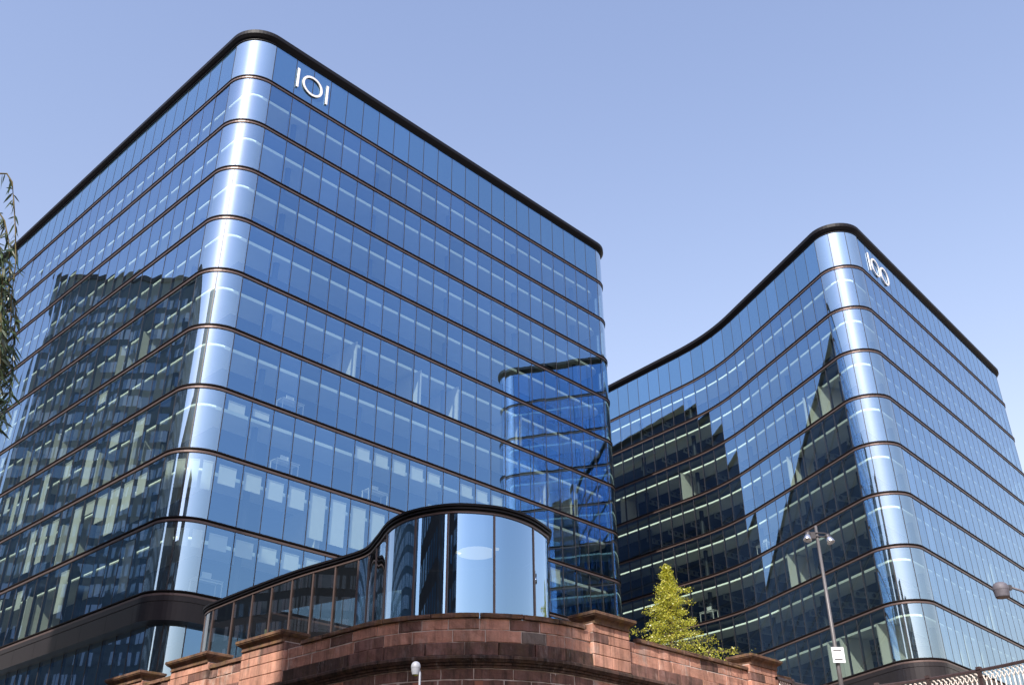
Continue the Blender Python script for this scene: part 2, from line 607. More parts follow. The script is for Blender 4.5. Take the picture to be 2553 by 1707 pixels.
# ------------------------------------------------------------------ glass office buildings
def grid_mesh(name, w, h, mt, arc=None, bulge=0.0):
    """pane in local coordinates: x along, y outwards, z up; arc=(radius, angle) bends it about the inside"""
    nx, nz = (8, 2) if arc else (4, 6)
    vs, fs = [], []
    for j in range(nz + 1):
        for i in range(nx + 1):
            u, v = i / nx, j / nz
            if arc:
                r, a = arc
                th = a * u
                x, y = r * math.sin(th), -r * (1 - math.cos(th))
            else:
                x, y = w * u, bulge * (1 - (2 * u - 1) ** 2) * (1 - (2 * v - 1) ** 4)
            vs.append((x, y, h * v))
    for j in range(nz):
        for i in range(nx):
            a = j * (nx + 1) + i
            fs.append((a + 1, a, a + nx + 1, a + nx + 2))
    me = bpy.data.meshes.new(name)
    me.from_pydata(vs, [], fs)
    me.materials.append(M[mt])
    me.polygons.foreach_set('use_smooth', [True] * len(fs))
    me.update()
    return me


def cuts(path, plan):
    """plan: per segment a function length -> list of widths; returns (t0, width, kind, radius, angle) along the path"""
    out, t0 = [], 0.0
    for s, fn in zip(path.seg, plan):
        L = path.length(s)
        ws = fn(L)
        t = t0
        for w in ws:
            out.append((t, w, s))
            t += w
        t0 += L
    return out


def even(mod):
    return lambda L: [L / max(1, round(L / mod))] * max(1, round(L / mod))


def parts(n):
    return lambda L: [L / n] * n


def office(root, path, plan, ztop, nfl, sharp):
    base = ztop - nfl * FH
    rows = [(ztop + 0.13, ztop + 3.47, True)] + [(ztop - (k + 1) * FH + 0.15, ztop - k * FH - 0.15, False) for k in range(nfl)]
    cand = []
    for row, (za, zb, sp_) in enumerate(rows):
        for t0, w, s in cuts(path, plan):
            p, d, nn = path.at(t0 + 1e-4)
            q, _, _ = path.at(t0 + w - 1e-4)
            ar = shown_area([(p.x, p.y, za), (q.x, q.y, za), (q.x, q.y, zb), (p.x, p.y, zb)], nn)
            cand.append((ar, row, t0, w, s, za, zb, sp_))
    order = sorted(range(len(cand)), key=lambda i: -cand[i][0])
    big = set(i for i in order[:300] if cand[i][0] > 0)
    meshes = {}
    far, farm = {}, MB()
    rr = random.Random(3)
    for i, (ar, row, t0, w, s, za, zb, sp_) in enumerate(cand):
        p, d, nn = path.at(t0 + 1e-4)
        curved = s[0] == 'arc' and s[2] < 5
        h = zb - za
        if s is path.seg[0]:
            curved = False
        mt = 'endwall' if s is path.seg[0] else ('spandrel' if sp_ else 'glass') if not curved else ('spandrel_curved' if sp_ else 'curved')
        key = (round(w, 3), round(h, 2), mt)
        if key not in meshes:
            meshes[key] = grid_mesh('pane', w, h, mt, (s[2], w / s[2]) if curved else None, 0.006)
        dd = d if (curved or s[0] == 'line') else (path.at(t0 + w - 1e-4)[0] - p).normalized()
        nv = V2(-dd.y, dd.x)
        sy = 1.0 if curved else rr.uniform(-0.25, 1.0) * sharp * (1.0 if s is path.seg[-1] else 0.45)
        tilt = 0 if curved else rr.gauss(0, 0.0006) * sharp
        tw = 0 if curved else rr.gauss(0, 0.0006) * sharp
        mw = Matrix(((dd.x, nv.x, 0, p.x), (dd.y, nv.y, 0, p.y), (0, 0, 1, za), (0, 0, 0, 1))) @ Matrix.Rotation(tilt, 4, 'X') @ Matrix.Rotation(tw, 4, 'Z') @ Matrix.Diagonal((1, sy if abs(sy) > 0.05 else 0.05, 1, 1))
        mk = ('mul', round(h, 2))
        if mk not in meshes:
            meshes[mk] = MB().box((0, -0.085, 0), 0.05, 0.19, h).mesh('mullion', 'mullion')
        if i in big:
            o = put('pane', meshes[key], mw, root)
            c = bpy.data.objects.new('mullion', meshes[mk])
            COL.objects.link(c)
            c.parent = o
            c.scale = (1, 1 / (sy if abs(sy) > 0.05 else 0.05), 1)
        else:
            f = far.setdefault(mt, MB())
            f.add([mw @ v.co for v in meshes[key].vertices], [tuple(q.vertices) for q in meshes[key].polygons])
            farm.add([mw @ Matrix.Diagonal((1, 1 / (sy if abs(sy) > 0.05 else 0.05), 1, 1)) @ v.co for v in meshes[mk].vertices], [tuple(q.vertices) for q in meshes[mk].polygons])
    for mt, f in far.items():
        f.build('glazing', mt, root, smooth=True, kind='stuff')
    farm.build('mullion_run', 'mullion', root, kind='stuff')
    # floor bands: two projecting bronze lips with a dark slot between
    for k in range(nfl + 1):
        z = ztop - k * FH
        mb = MB()
        band(mb, path, [(-0.06, z - 0.15), (0.055, z - 0.15), (0.065, z - 0.13), (0.065, z - 0.02), (-0.01, z - 0.01)], 0, False)
        band(mb, path, [(-0.01, z - 0.01), (-0.01, z + 0.06), (0.09, z + 0.07), (0.09, z + 0.13), (-0.06, z + 0.13)], 1, False)
        mb.build('floor_band', ['bronze', 'bandslot'], root)
    # parapet cap
    mb = MB()
    zt = ztop + 3.47
    band(mb, path, [(-0.05, zt), (0.06, zt), (0.06, zt + 0.05), (-0.02, zt + 0.06), (0.14, zt + 0.20), (0.30, zt + 0.40), (0.30, zt + 0.70), (-0.5, zt + 0.80), (-0.5, zt)])
    mb.build('parapet_cap', 'cap', root)
    mb = MB()
    plate(mb, path, -0.4, zt + 0.3, zt + 0.4)
    mb.build('roof', 'slab', root)
    mb = MB()
    band(mb, path, [(-0.14, ztop + 0.1), (-0.14, zt + 0.1)], closed=False)
    mb.build('parapet_backing', 'column', root)
    return base


def interior(root, path, ztop, nfl, t_cols, light_runs):
    for k in range(nfl + 1):
        z = ztop - k * FH
        mb = MB()
        plate(mb, path, -0.22, z - 0.28, z + 0.03)
        o = mb.build('floor_slab', ['slab'], root)
        if k < nfl:
            mb = MB()          # ceiling raft set back from the glass
            band(mb, path, [(-1.0, z - 0.80), (-1.0, z - 0.66), (-3.3, z - 0.62), (-3.3, z - 0.80)])
            mb.build('ceiling_raft', 'ceiling', root)
            for si, lm_, hh in light_runs:  # a lamp or painted glow strip along its outer edge behind each face
                mb = MB()
                a_, b_ = path.offset(-0.96).seg[si], path.offset(-0.93).seg[si]

                def line(sg):
                    if sg[0] == 'line':
                        return [sg[1], sg[2]]
                    return [sg[1] + V2(math.cos(sg[3] + (sg[4] - sg[3]) * q / 10), math.sin(sg[3] + (sg[4] - sg[3]) * q / 10)) * sg[2] for q in range(11)]
                mb.sweep([[(p.x, p.y, zz) for p in line(sg)] for sg, zz in ((a_, z - 0.66 - hh), (b_, z - 0.66 - hh), (b_, z - 0.66), (a_, z - 0.66))], closed=True)
                mb.build('linear_lamp', lm_, root)
        mb = MB()
        plate(mb, path, -0.30, z + 0.035, z + 0.06)
        mb.build('carpet', 'carpet', root)
    mb = MB()
    band(mb, path, [(-11.0, ztop - nfl * FH), (-11.0, ztop)], closed=False)
    mb.build('core_wall', 'core', root)
    cm = {}
    for t in t_cols:
        p, d, nn = path.at(t)
        q = p - nn * 1.75
        for k in range(nfl):
            z = ztop - (k + 1) * FH + 0.06
            if 'c' not in cm:
                cm['c'] = MB().lathe((0, 0, 0), [(0.21, 0), (0.21, FH - 0.35)], 12).mesh('column', 'column', smooth=True)
            put('column', cm['c'], Matrix.Translation((q.x, q.y, z)), root)


b101 = empty('office_building', (C1.x, C1.y, DECK), 'taller glass office block with rounded corner and white 101 sign', 'building')
plan1 = [even(1.524), parts(2), lambda L: [(L - 1.77) / 22] * 22 + [1.77], parts(2), lambda L: [1.77] + [(L - 1.77) / 38] * 38]
base1 = office(b101, PATH1, plan1, Z1, 9, 1.7)
T1e = PATH1.length(PATH1.seg[0])
T1r0 = T1e + PATH1.length(PATH1.seg[1])               # start of the right-hand facade (its far end)
T1r1 = T1r0 + PATH1.length(PATH1.seg[2])              # its end at the corner
T1l0 = T1r1 + PATH1.length(PATH1.seg[3])              # start of the left-hand facade


def tR1(s):
    """path position on the right facade of 101, s metres from the sharp corner point"""
    return T1r1 - (s - 2.0)


def tL1(s):
    return T1l0 + (s - 2.0)


interior(b101, PATH1, Z1, 9, [tR1(s) for s in (5.2, 12.8, 20.4, 28.0, 35.6)] + [tL1(s) for s in (6, 13.6, 21.2, 28.8, 36.4)], ((2, 'lamp_dim', 0.20), (3, 'lamp', 0.08), (4, 'lamp', 0.05)))
# fascia and recessed lobby below
mb = MB()
band(mb, PATH1, [(-0.3, base1 - 0.15), (0.10, base1 - 0.16), (0.10, base1 - 0.42), (0.07, base1 - 0.43), (0.07, base1 - 0.46), (0.09, base1 - 0.47), (0.09, base1 - 1.40), (-0.9, base1 - 1.45), (-0.9, base1 - 0.2)])
mb.build('fascia', 'fascia', b101)
LOB = PATH1.offset(-0.55)
lm = {}
for t0, w, s in cuts(LOB, [even(1.524), parts(2), even(1.524), parts(2), even(1.524)]):
    if t0 < T1r0 or t0 > tL1(40):
        continue
    p, d, nn = LOB.at(t0 + 1e-4)
    curved = s[0] == 'arc'
    h = base1 - 1.45 - DECK - 0.02
    key = (round(w, 3), curved)
    if key not in lm:
        lm[key] = grid_mesh('pane', w, h, 'curved' if curved else 'glass', (s[2], w / s[2]) if curved else None, 0.006)
        lm['m'] = MB().box((0, -0.085, 0), 0.06, 0.19, h).mesh('mullion', 'mullion')
    o = put('lobby_pane', lm[key], Matrix(((d.x, nn.x, 0, p.x), (d.y, nn.y, 0, p.y), (0, 0, 1, DECK + 0.01), (0, 0, 0, 1))), b101)
    c = bpy.data.objects.new('mullion', lm['m'])
    COL.objects.link(c)
    c.parent = o
mb = MB()
band(mb, PATH1, [(-6, DECK + 0.01), (-6, base1 - 0.3)], closed=False)
mb.build('lobby_wall', 'core', b101)
# fascia joints
for s in range(0, 14):
    for tt in (tR1(2.4 + 2.9 * s), tL1(2.4 + 2.9 * s)):
        p, d, nn = PATH1.at(tt)
        o = MB().obox((p.x + nn.x * 0.085, p.y + nn.y * 0.085, base1 - 1.39), (d.x * 0.012, d.y * 0.012, 0), (nn.x * 0.008, nn.y * 0.008, 0), (0, 0, 0.91)).build('fascia_joint', 'cap', b101)

b100 = empty('office_building', (C2.x, C2.y, DECK), 'glass office block with concave bent side and white 100 sign', 'building')
plan2 = [even(1.52), parts(2), even(1.52), parts(3), even(1.52), even(1.52), even(1.53)]
base2 = office(b100, PATH2, plan2, Z2, 8, 0.5)
T2r0 = PATH2.length(PATH2.seg[0]) + PATH2.length(PATH2.seg[1])
T2r1 = T2r0 + PATH2.length(PATH2.seg[2])
T2l0 = T2r1 + PATH2.length(PATH2.seg[3])
TC2 = 3.44


def tR2(s):
    return T2r1 - (s - TC2)


def tL2(s):
    return T2l0 + (s - TC2)


interior(b100, PATH2, Z2, 8, [tR2(s) for s in (7, 14.6, 22.2, 29.8)] + [tL2(s) for s in (5.5, 12.5, 19.5, 26.5, 33.5)], ((2, 'lamp_dim', 0.10), (3, 'lamp', 0.12), (4, 'lamp_mid', 0.16), (5, 'lamp', 0.11), (6, 'lamp', 0.11)))
mb = MB()
band(mb, PATH2, [(-0.3, base2 - 0.15), (0.10, base2 - 0.16), (0.10, base2 - 0.42), (0.07, base2 - 0.43), (0.07, base2 - 0.46), (0.09, base2 - 0.47), (0.09, base2 - 3.2), (-0.9, base2 - 3.25), (-0.9, base2 - 0.2)])
mb.build('fascia', 'fascia', b100)
mb = MB()
band(mb, PATH2, [(-0.9, DECK + 0.01), (-0.9, base2 - 3.2)], closed=False)
mb.build('base_wall', 'fascia', b100)
for s in range(0, 12):
    for tt in (tR2(4 + 2.9 * s), tL2(4 + 2.9 * s), T2r1 + 0.7 + 1.4 * s if s < 3 else tL2(4 + 2.9 * s) + 1.4):
        p, d, nn = PATH2.at(tt)
        MB().obox((p.x + nn.x * 0.085, p.y + nn.y * 0.085, base2 - 3.19), (d.x * 0.014, d.y * 0.014, 0), (nn.x * 0.008, nn.y * 0.008, 0), (0, 0, 2.7)).build('fascia_joint', 'cap', b100)


# white numerals standing off the sign storey
def numeral_bar(root, path, t, zb, w=0.17):
    p, d, nn = path.at(t)
    o = p + nn * 0.05 - d * (w / 2)
    MB().obox((o.x, o.y, zb), (d.x * w, d.y * w, 0), (nn.x * 0.06, nn.y * 0.06, 0), (0, 0, 1.75)).build('numeral_one', 'sign', root)


def numeral_ring(root, path, t, zc, r=0.87, w=0.17):
    p, d, nn = path.at(t)
    vs, fs, N = [], [], 40
    for k in range(N):
        a = 6.28319 * k / N
        for rr_, oo in ((r, 0.05), (r, 0.11), (r - w, 0.11), (r - w, 0.05)):
            vs.append((p.x + d.x * rr_ * math.cos(a) + nn.x * oo, p.y + d.y * rr_ * math.cos(a) + nn.y * oo, zc + rr_ * math.sin(a)))
    for k in range(N):
        j = (k + 1) % N
        for q in range(4):
            fs.append((k * 4 + q, k * 4 + (q + 1) % 4, j * 4 + (q + 1) % 4, j * 4 + q))
    MB().add(vs, fs).build('numeral_zero', 'sign', root)


numeral_bar(b101, PATH1, tR1(3.95), Z1 + 0.92)
numeral_ring(b101, PATH1, tR1(5.21), Z1 + 1.78)
numeral_bar(b101, PATH1, tR1(6.48), Z1 + 0.92)
numeral_bar(b100, PATH2, tR2(5.15), Z2 + 0.85)
numeral_ring(b100, PATH2, tR2(6.45), Z2 + 1.72)
numeral_ring(b100, PATH2, tR2(8.30), Z2 + 1.72)

# roller blinds and white partitions behind the glass
BL = {}


def blind(root, path, t, ztopline, drop, w=1.12):
    p, d, nn = path.at(t)
    key = (round(drop, 2), round(w, 2))
    if key not in BL:
        BL[key] = MB().box((0, 0, -drop), w, 0.012, drop).box((0, 0, 0), w, 0.06, 0.06).mesh('roller_blind', 'blind')
    q = p - nn * 0.15
    put('roller_blind', BL[key], Matrix(((d.x, nn.x, 0, q.x), (d.y, nn.y, 0, q.y), (0, 0, 1, ztopline - 0.52), (0, 0, 0, 1))), root)


def partition(root, path, t, k, ztop, depth=4.0, start=0.4, h=None):
    p, d, nn = path.at(t)
    z = ztop - (k + 1) * FH + 0.07
    o = p - nn * start - d * 0.05
    MB().obox((o.x, o.y, z), (d.x * 0.1, d.y * 0.1, 0), (-nn.x * depth, -nn.y * depth, 0), (0, 0, h or FH - 0.9)).build('partition', 'white', root)


def pane_s(i):
    """middle of pane i (0 = at the corner) on the right facade of 101"""
    return 2.0 + 0.885 if i == 0 else 3.77 + (i - 0.5) * 1.524


for k, items in {6: [(0, .55), (1, .4), (6, .75), (7, .8), (8, .85), (9, .85), (10, .6), (12, .8), (13, .8), (14, .8)],
                 7: [(0, 1.05), (1, 1.0), (2, 1.1), (3, 1.2), (4, 2.7), (5, 2.75), (6, 2.6), (7, 1.9), (13, 1.0), (14, 1.0), (15, 0.7), (17, 1.0), (18, 1.0)],
                 8: [(0, .8), (1, .85), (2, .85), (3, .9), (4, .5), (12, 1.5), (13, 2.4), (14, 1.6), (15, 2.6), (16, 1.2), (18, 1.4), (19, 2.2), (20, 2.6)]}.items():
    for i, dr in items:
        blind(b101, PATH1, tR1(pane_s(i)), Z1 - k * FH, dr)
rb = random.Random(11)
for k, prob in {4: .06, 5: .14, 6: .28, 7: .42, 8: .38}.items():
    for i in range(1, 26):
        if rb.random() < prob:
            blind(b101, PATH1, tL1(3.77 + (i - 0.5) * 1.585), Z1 - k * FH, rb.choice((0.7, 1.1, 1.6, 2.4, 2.7)))
for k, dr in ((7, 1.6), (8, 0.9)):
    for f in (0.12, 0.37, 0.63, 0.88):
        blind(b101, PATH1, T1r1 + 3.14 * f, Z1 - k * FH, dr, 0.55)
for s, k in ((11.25, 4), (17.0, 4), (20.6, 4), (27.3, 4), (30.3, 5), (33.6, 5), (9.6, 7), (14.2, 7)):
    partition(b101, PATH1, tR1(s), k, Z1)
for s, k in ((9.3, 4), (12.3, 4), (20, 5), (24.5, 5), (7.2, 6), (11.8, 6), (15, 7), (18, 8)):
    partition(b101, PATH1, tL1(s), k, Z1, 2.5)
for s, k in ((9.0, 2), (12.5, 3), (6.8, 2), (14.5, 5), (5.0, 7), (9.4, 7), (11.0, 7), (27.5, 2), (36.0, 2), (24.0, 7)):
    partition(b100, PATH2, tL2(s), k, Z2, 2.6)
for s, k in ((9.5, 7), (13.5, 7), (17.6, 6), (20.5, 5)):
    partition(b100, PATH2, tR2(s), k, Z2, 2.4)

# cellular steel beams (round openings) above the offices of 100
def cell_beam(length, h=0.5, pitch=0.75):
    mb = MB()
    x = 0.0
    while x < length - 0.01:
        cx, hw = x + pitch / 2, pitch / 2
        outer, inner = [], []
        for i in range(12):
            a = 6.28319 * i / 12
            c_, s_ = math.cos(a), math.sin(a)
            m_ = max(abs(c_) / hw, abs(s_) / (h / 2))
            outer.append((cx + c_ / m_, 0, s_ / m_))
            inner.append((cx + 0.17 * c_, 0, 0.17 * s_))
        mb.add(outer + inner, [(i, (i + 1) % 12, 12 + (i + 1) % 12, 12 + i) for i in range(12)])
        x += pitch
    mb.obox((0, -0.09, -h / 2 - 0.02), (length, 0, 0), (0, 0.18, 0), (0, 0, 0.02))
    return mb.mesh('cellular_beam', 'beam')


cb = cell_beam(5.25)
for k in range(8):
    for j in range(10):
        p, d, nn = PATH2.at(tL2(7.0 + 3.05 * j + (0.6 if k % 2 else 0)))
        q = p - nn * 2.9
        put('cellular_beam', cb, Matrix(((-nn.x, -d.x, 0, q.x), (-nn.y, -d.y, 0, q.y), (0, 0, 1, Z2 - k * FH - 1.1), (0, 0, 0, 1))), b100)


# desks that stand close to the glass
def desk(path, t, zf, label, inset=0.75):
    p, d, nn = path.at(t)
    q = p - nn * inset
    o = empty('office_desk', (q.x, q.y, zf), label, 'desk', 'desks behind the glass')

    def bar(a, b, c, s1, s2, s3, name, mt='deskwhite'):
        c0 = q + d * a + nn * b
        MB().obox((c0.x, c0.y, zf + c), (d.x * s1, d.y * s1, 0), (nn.x * s2, nn.y * s2, 0), (0, 0, s3)).build(name, mt, o)
    bar(-0.8, -0.4, 1.02, 1.6, 0.8, 0.035, 'top')
    for a in (-0.78, 0.73):
        bar(a, -0.35, 0.0, 0.05, 0.05, 1.02, 'leg')
        bar(a, 0.30, 0.0, 0.05, 0.05, 1.02, 'leg')
    bar(-0.73, 0.31, 0.9, 1.46, 0.03, 0.06, 'crossbar')
    bar(-0.28, -0.1, 1.16, 0.56, 0.04, 0.34, 'monitor', 'deskwhite')
    bar(-0.03, -0.06, 1.055, 0.06, 0.04, 0.12, 'monitor_stand')


for i_, k_, nm in ((2.55, 6, 'third pane from the corner, on the storey of short blinds'), (7.1, 6, 'eighth pane from the corner, above the pavilion rim'), (10.3, 6, 'eleventh pane from the corner, above the pavilion drum'), (2.5, 5, 'third pane from the corner, one storey above the short blinds'), (0.6, 8, 'bottom pane next to the rounded corner of block 101')):
    desk(PATH1, tR1(pane_s(0) if i_ < 1 else 3.77 + (i_ - 0.5) * 1.524), Z1 - (k_ + 1) * FH + 0.07, 'white raised desk behind glass, ' + nm)
for s_, k_, nm in ((30.5, 5, 'above the tip of the yellow green tree'), (26.0, 5, 'right of the yellow green tree top, at the concave bend'), (18.0, 4, 'on the blue part of the concave facade')):
    desk(PATH2, tL2(s_), Z2 - (k_ + 1) * FH + 0.07, 'white raised desk behind glass ' + nm)

# ------------------------------------------------------------------ red sandstone wall with round bastion
wall = empty('stone_wall', (-1.15, 27, 0), 'red sandstone wall with rounded bastion, moulded cornice and capped piers', 'wall')
WT = WALLP.total()
A0 = WALLP.length(WALLP.seg[0])
A1 = A0 + WALLP.length(WALLP.seg[1])
rs = random.Random(5)


def stone(path, t0, t1, z0, z1, proud, mt, parent, name='stone', depth=0.16, rough=0.010):
    """one block following the wall line, with worn chamfered edges and an uneven face"""
    ch = rs.uniform(0.008, 0.018)
    j = rs.uniform(0.009, 0.015)
    t0, t1 = t0 + j, t1 - j
    z0, z1 = z0 + j, z1 - j
    nx = 5 if (t1 > A0 - 0.2 and t0 < A1 + 0.2) else 3
    nz = 2
    pr = proud + rs.uniform(-0.006, 0.012)

    def P(t, o, z):
        p, d, nn = path.at(t)
        return (p.x + nn.x * o, p.y + nn.y * o, z)
    vs, fs = [], []
    for jz in range(nz + 1):
        for ix in range(nx + 1):
            edge = ix in (0, nx) or jz in (0, nz)
            tt = t0 + (t1 - t0) * ix / nx
            zz = z0 + (z1 - z0) * jz / nz
            if ix == 0:
                tt += ch
            if ix == nx:
                tt -= ch
            if jz == 0:
                zz += ch
            if jz == nz:
                zz -= ch
            vs.append(P(tt + rs.uniform(-.004, .004), pr + rs.uniform(-rough, rough), zz + rs.uniform(-.005, .005)))
    w = nx + 1
    for jz in range(nz):
        for ix in range(nx):
            a = jz * w + ix
            fs.append((a, a + w, a + w + 1, a + 1))
    # border ring, front edge and back edge
    idx = [i for i in range(w)] + [jz * w + nx for jz in range(1, nz + 1)] + [nz * w + i for i in range(nx - 1, -1, -1)] + [jz * w for jz in range(nz - 1, 0, -1)]
    tz = []
    for i in idx:
        ix, jz = i % w, i // w
        tz.append((t0 + (t1 - t0) * ix / nx + rs.uniform(-.007, .007), z0 + (z1 - z0) * jz / nz + rs.uniform(-.008, .008)))
    b0 = len(vs)
    vs += [P(a, pr - ch, b) for a, b in tz]
    b1 = len(vs)
    vs += [P(a, pr - depth, b) for a, b in tz]
    N = len(idx)
    for k in range(N):
        k2 = (k + 1) % N
        fs.append((idx[k], idx[k2], b0 + k2, b0 + k))
        fs.append((b0 + k, b0 + k2, b1 + k2, b1 + k))
    return MB().add(vs, fs).build(name, mt, parent)


def course(z0, z1, lo, hi, lmin, lmax, proud, pick, name='stone', skip=()):
    t = lo + rs.uniform(-0.4, 0)
    while t < hi:
        L = rs.uniform(lmin, lmax)
        a, b = max(t, lo), min(t + L, hi)
        if b - a > 0.12:
            mid = (a + b) / 2
            if not any(x0 < mid < x1 for x0, x1 in skip):
                stone(WALLP, a, b, z0 + EYE, z1 + EYE, proud, pick(mid), wall, name)
        t += L


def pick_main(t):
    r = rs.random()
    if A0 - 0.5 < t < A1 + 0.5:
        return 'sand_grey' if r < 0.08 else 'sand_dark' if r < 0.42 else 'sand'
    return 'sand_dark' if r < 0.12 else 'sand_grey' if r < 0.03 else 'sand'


def t_of(x, y):
    best = min(range(0, int(WT * 40)), key=lambda i: (WALLP.at(i / 40)[0] - V2(x, y)).length)
    return best / 40


PIERS = []
for a, b in (((8.89, 35.34), (7.59, 34.0)), ((3.37, 29.54), (2.06, 28.31)), ((-6.78, 30.08), (-8.45, 31.78)), ((-9.81, 32.87), (-11.57, 34.55)), ((-12.83, 35.74), (-14.60, 37.45))):
    PIERS.append((t_of(*a), t_of(*b)))
LO, HI = 0.05, t_of(-17.0, 39.8)
skip = [(a + 0.05, b - 0.05) for a, b in PIERS]
core = MB()
core.sweep([ring(WALLP, -0.016, 0.02), ring(WALLP, -0.016, 6.66 + EYE), ring(WALLP, -0.5, 6.66 + EYE), ring(WALLP, -0.5, 0.02)], closed=False)
core.build('mortar_core', 'mortar', wall)
course(6.655, 6.80, LO, HI, 1.0, 1.5, 0.07, lambda t: 'coping', 'coping_stone', skip)
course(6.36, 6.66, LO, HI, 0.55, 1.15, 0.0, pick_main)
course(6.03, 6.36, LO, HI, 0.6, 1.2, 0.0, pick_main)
course(5.675, 6.03, LO, HI, 0.8, 1.4, 0.09, lambda t: 'soot' if rs.random() < 0.2 else 'sand_dark' if rs.random() < 0.85 else 'sand')
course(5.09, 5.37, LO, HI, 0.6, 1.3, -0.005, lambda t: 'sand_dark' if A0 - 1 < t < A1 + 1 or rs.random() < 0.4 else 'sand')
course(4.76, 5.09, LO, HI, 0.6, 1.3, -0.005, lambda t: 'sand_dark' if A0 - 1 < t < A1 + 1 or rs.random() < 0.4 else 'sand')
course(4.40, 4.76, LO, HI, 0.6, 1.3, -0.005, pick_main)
# cornice in lengths, each a stepped moulding
t = LO
while t < HI:
    L = rs.uniform(1.0, 1.5)
    b = min(t + L, HI)
    prof = [(-0.1, 5.38), (0.03, 5.38), (0.04, 5.43), (0.09, 5.45), (0.10, 5.50), (0.15, 5.51), (0.20, 5.57), (0.22, 5.58), (0.22, 5.65), (0.19, 5.672), (-0.1, 5.672)]
    ns = 6
    rings = []
    jit = rs.uniform(-0.01, 0.012)
    for o, z in prof:
        row = []
        for k in range(ns + 1):
            p, d, nn = WALLP.at(t + 0.005 + (b - t - 0.01) * k / ns)
            oo = o + (jit + rs.uniform(-.004, .004) if o > 0 else 0)
            row.append((p.x + nn.x * oo, p.y + nn.y * oo, z + EYE))
        rings.append(row)
    mb = MB().sweep(rings, closed=True)
    np_ = len(prof)
    mb.add([r[0] for r in rings] + [r[-1] for r in rings], [tuple(range(np_)), tuple(reversed(range(np_, 2 * np_)))])
    mb.build('cornice_stone', 'soot', wall)
    t = b
# lower wall face below what the street view shows, in large blocks
for zz in range(7):
    z0 = 4.40 - (zz + 1) * 0.86
    t = LO + (zz % 2) * 0.6
    while t < HI - 0.2:
        b = min(t + 1.9, HI)
        stone(WALLP, t, b, max(0.02, z0 + EYE), z0 + 0.86 + EYE, 0.0, 'sand_dark', wall)
        t = b
# piers with stepped caps
for a, b in PIERS:
    pa, d, nn = WALLP.at((a + b) / 2)
    hw = (b - a) / 2
    zc = [4.40, 4.76, 5.09, 5.37]
    rows = [(5.70, 6.03), (6.03, 6.36), (6.36, 6.62), (6.62, 6.87)]
    core = MB()
    core.obox((pa.x - d.x * (hw - 0.10) - nn.x * 0.5, pa.y - d.y * (hw - 0.10) - nn.y * 0.5, 5.69 + EYE), (d.x * 2 * (hw - 0.10), d.y * 2 * (hw - 0.10), 0), (nn.x * 0.60, nn.y * 0.60, 0), (0, 0, 1.19))
    core.build('pier_core', 'mortar', wall)
    for r0, r1 in rows:
        split = rs.uniform(0.35, 0.65)
        edges = [-hw + 0.08, -hw + 0.08 + (2 * hw - 0.16) * split, hw - 0.08]
        for e0, e1 in zip(edges[:-1], edges[1:]):
            o = pa + d * (e0 + 0.006) - nn * 0.49
            mt = rs.choice(['sand', 'sand', 'sand', 'sand_dark'])
            bm = bmesh.new()
            bmesh.ops.create_cube(bm, size=1)
            for v in bm.verts:
                v.co = Vector((v.co.x + .5, v.co.y + .5, v.co.z + .5))
                v.co = Vector((v.co.x * (e1 - e0 - 0.012), v.co.y * (0.62 + rs.uniform(-.004, .006)), v.co.z * (r1 - r0 - 0.012)))
            bmesh.ops.bevel(bm, geom=bm.edges[:], offset=0.014, segments=1, affect='EDGES')
            me = bpy.data.meshes.new('stone')
            bm.to_mesh(me)
            bm.free()
            me.materials.append(M[mt])
            put('pier_stone', me, Matrix(((d.x, nn.x, 0, o.x), (d.y, nn.y, 0, o.y), (0, 0, 1, r0 + EYE + 0.006), (0, 0, 0, 1))), wall)
    # cap: rectangular rings growing outwards and stepping back on top
    prof = [(0.02, 6.855), (0.03, 6.86), (0.03, 6.905), (0.015, 6.91), (0.02, 6.95), (0.04, 6.99), (0.075, 7.02), (0.12, 7.04), (0.125, 7.065), (0.15, 7.068), (0.15, 7.10), (0.175, 7.103), (0.18, 7.175), (0.165, 7.185), (0.03, 7.20)]
    rings = []
    w0, dep = hw - 0.14, 0.42
    for o, z in prof:
        row = []
        for sx, sy in ((-1, -1), (1, -1), (1, 1), (-1, 1), (-1, -1)):
            q = pa + d * (sx * (w0 + o)) + nn * ((-0.18) + sy * (0.33 + o))
            row.append((q.x + rs.uniform(-.006, .006) * 0, q.y, z + EYE))
        rings.append(row)
    mb = MB().sweep([list(reversed(r)) for r in rings])
    mb.add(rings[-1][:4], [(0, 1, 2, 3)])
    mb.add(rings[0][:4], [(3, 2, 1, 0)])
    mb.build('pier_cap', 'coping', wall)

# two terracotta blocks set in the bastion
for u in (-2.55, -0.95):
    tt = t_of(u, 26.9)
    p, d, nn = WALLP.at(tt)
    o = p - d * 0.11
    MB().obox((o.x, o.y, 4.45 + EYE), (d.x * 0.22, d.y * 0.22, 0), (nn.x * 0.09, nn.y * 0.09, 0), (0, 0, 0.58)).build('terracotta_block', 'terracotta', wall)

# ------------------------------------------------------------------ curved glass pavilion behind the wall
CTRL = [(-2.6, 38.2), (0.2, 34.4), (1.05, 32.2), (1.22, 30.96), (1.03, 30.33), (0.49, 29.35), (-0.29, 28.58), (-1.06, 28.28), (-1.83, 28.21), (-2.62, 28.47), (-3.33, 28.96), (-3.93, 29.83), (-4.45, 31.2), (-4.98, 32.39), (-5.96, 33.33), (-7.62, 34.72), (-9.49, 36.57), (-11.40, 38.60), (-12.20, 39.55), (-12.50, 40.4), (-12.2, 41.3), (-11.0, 43.2)]


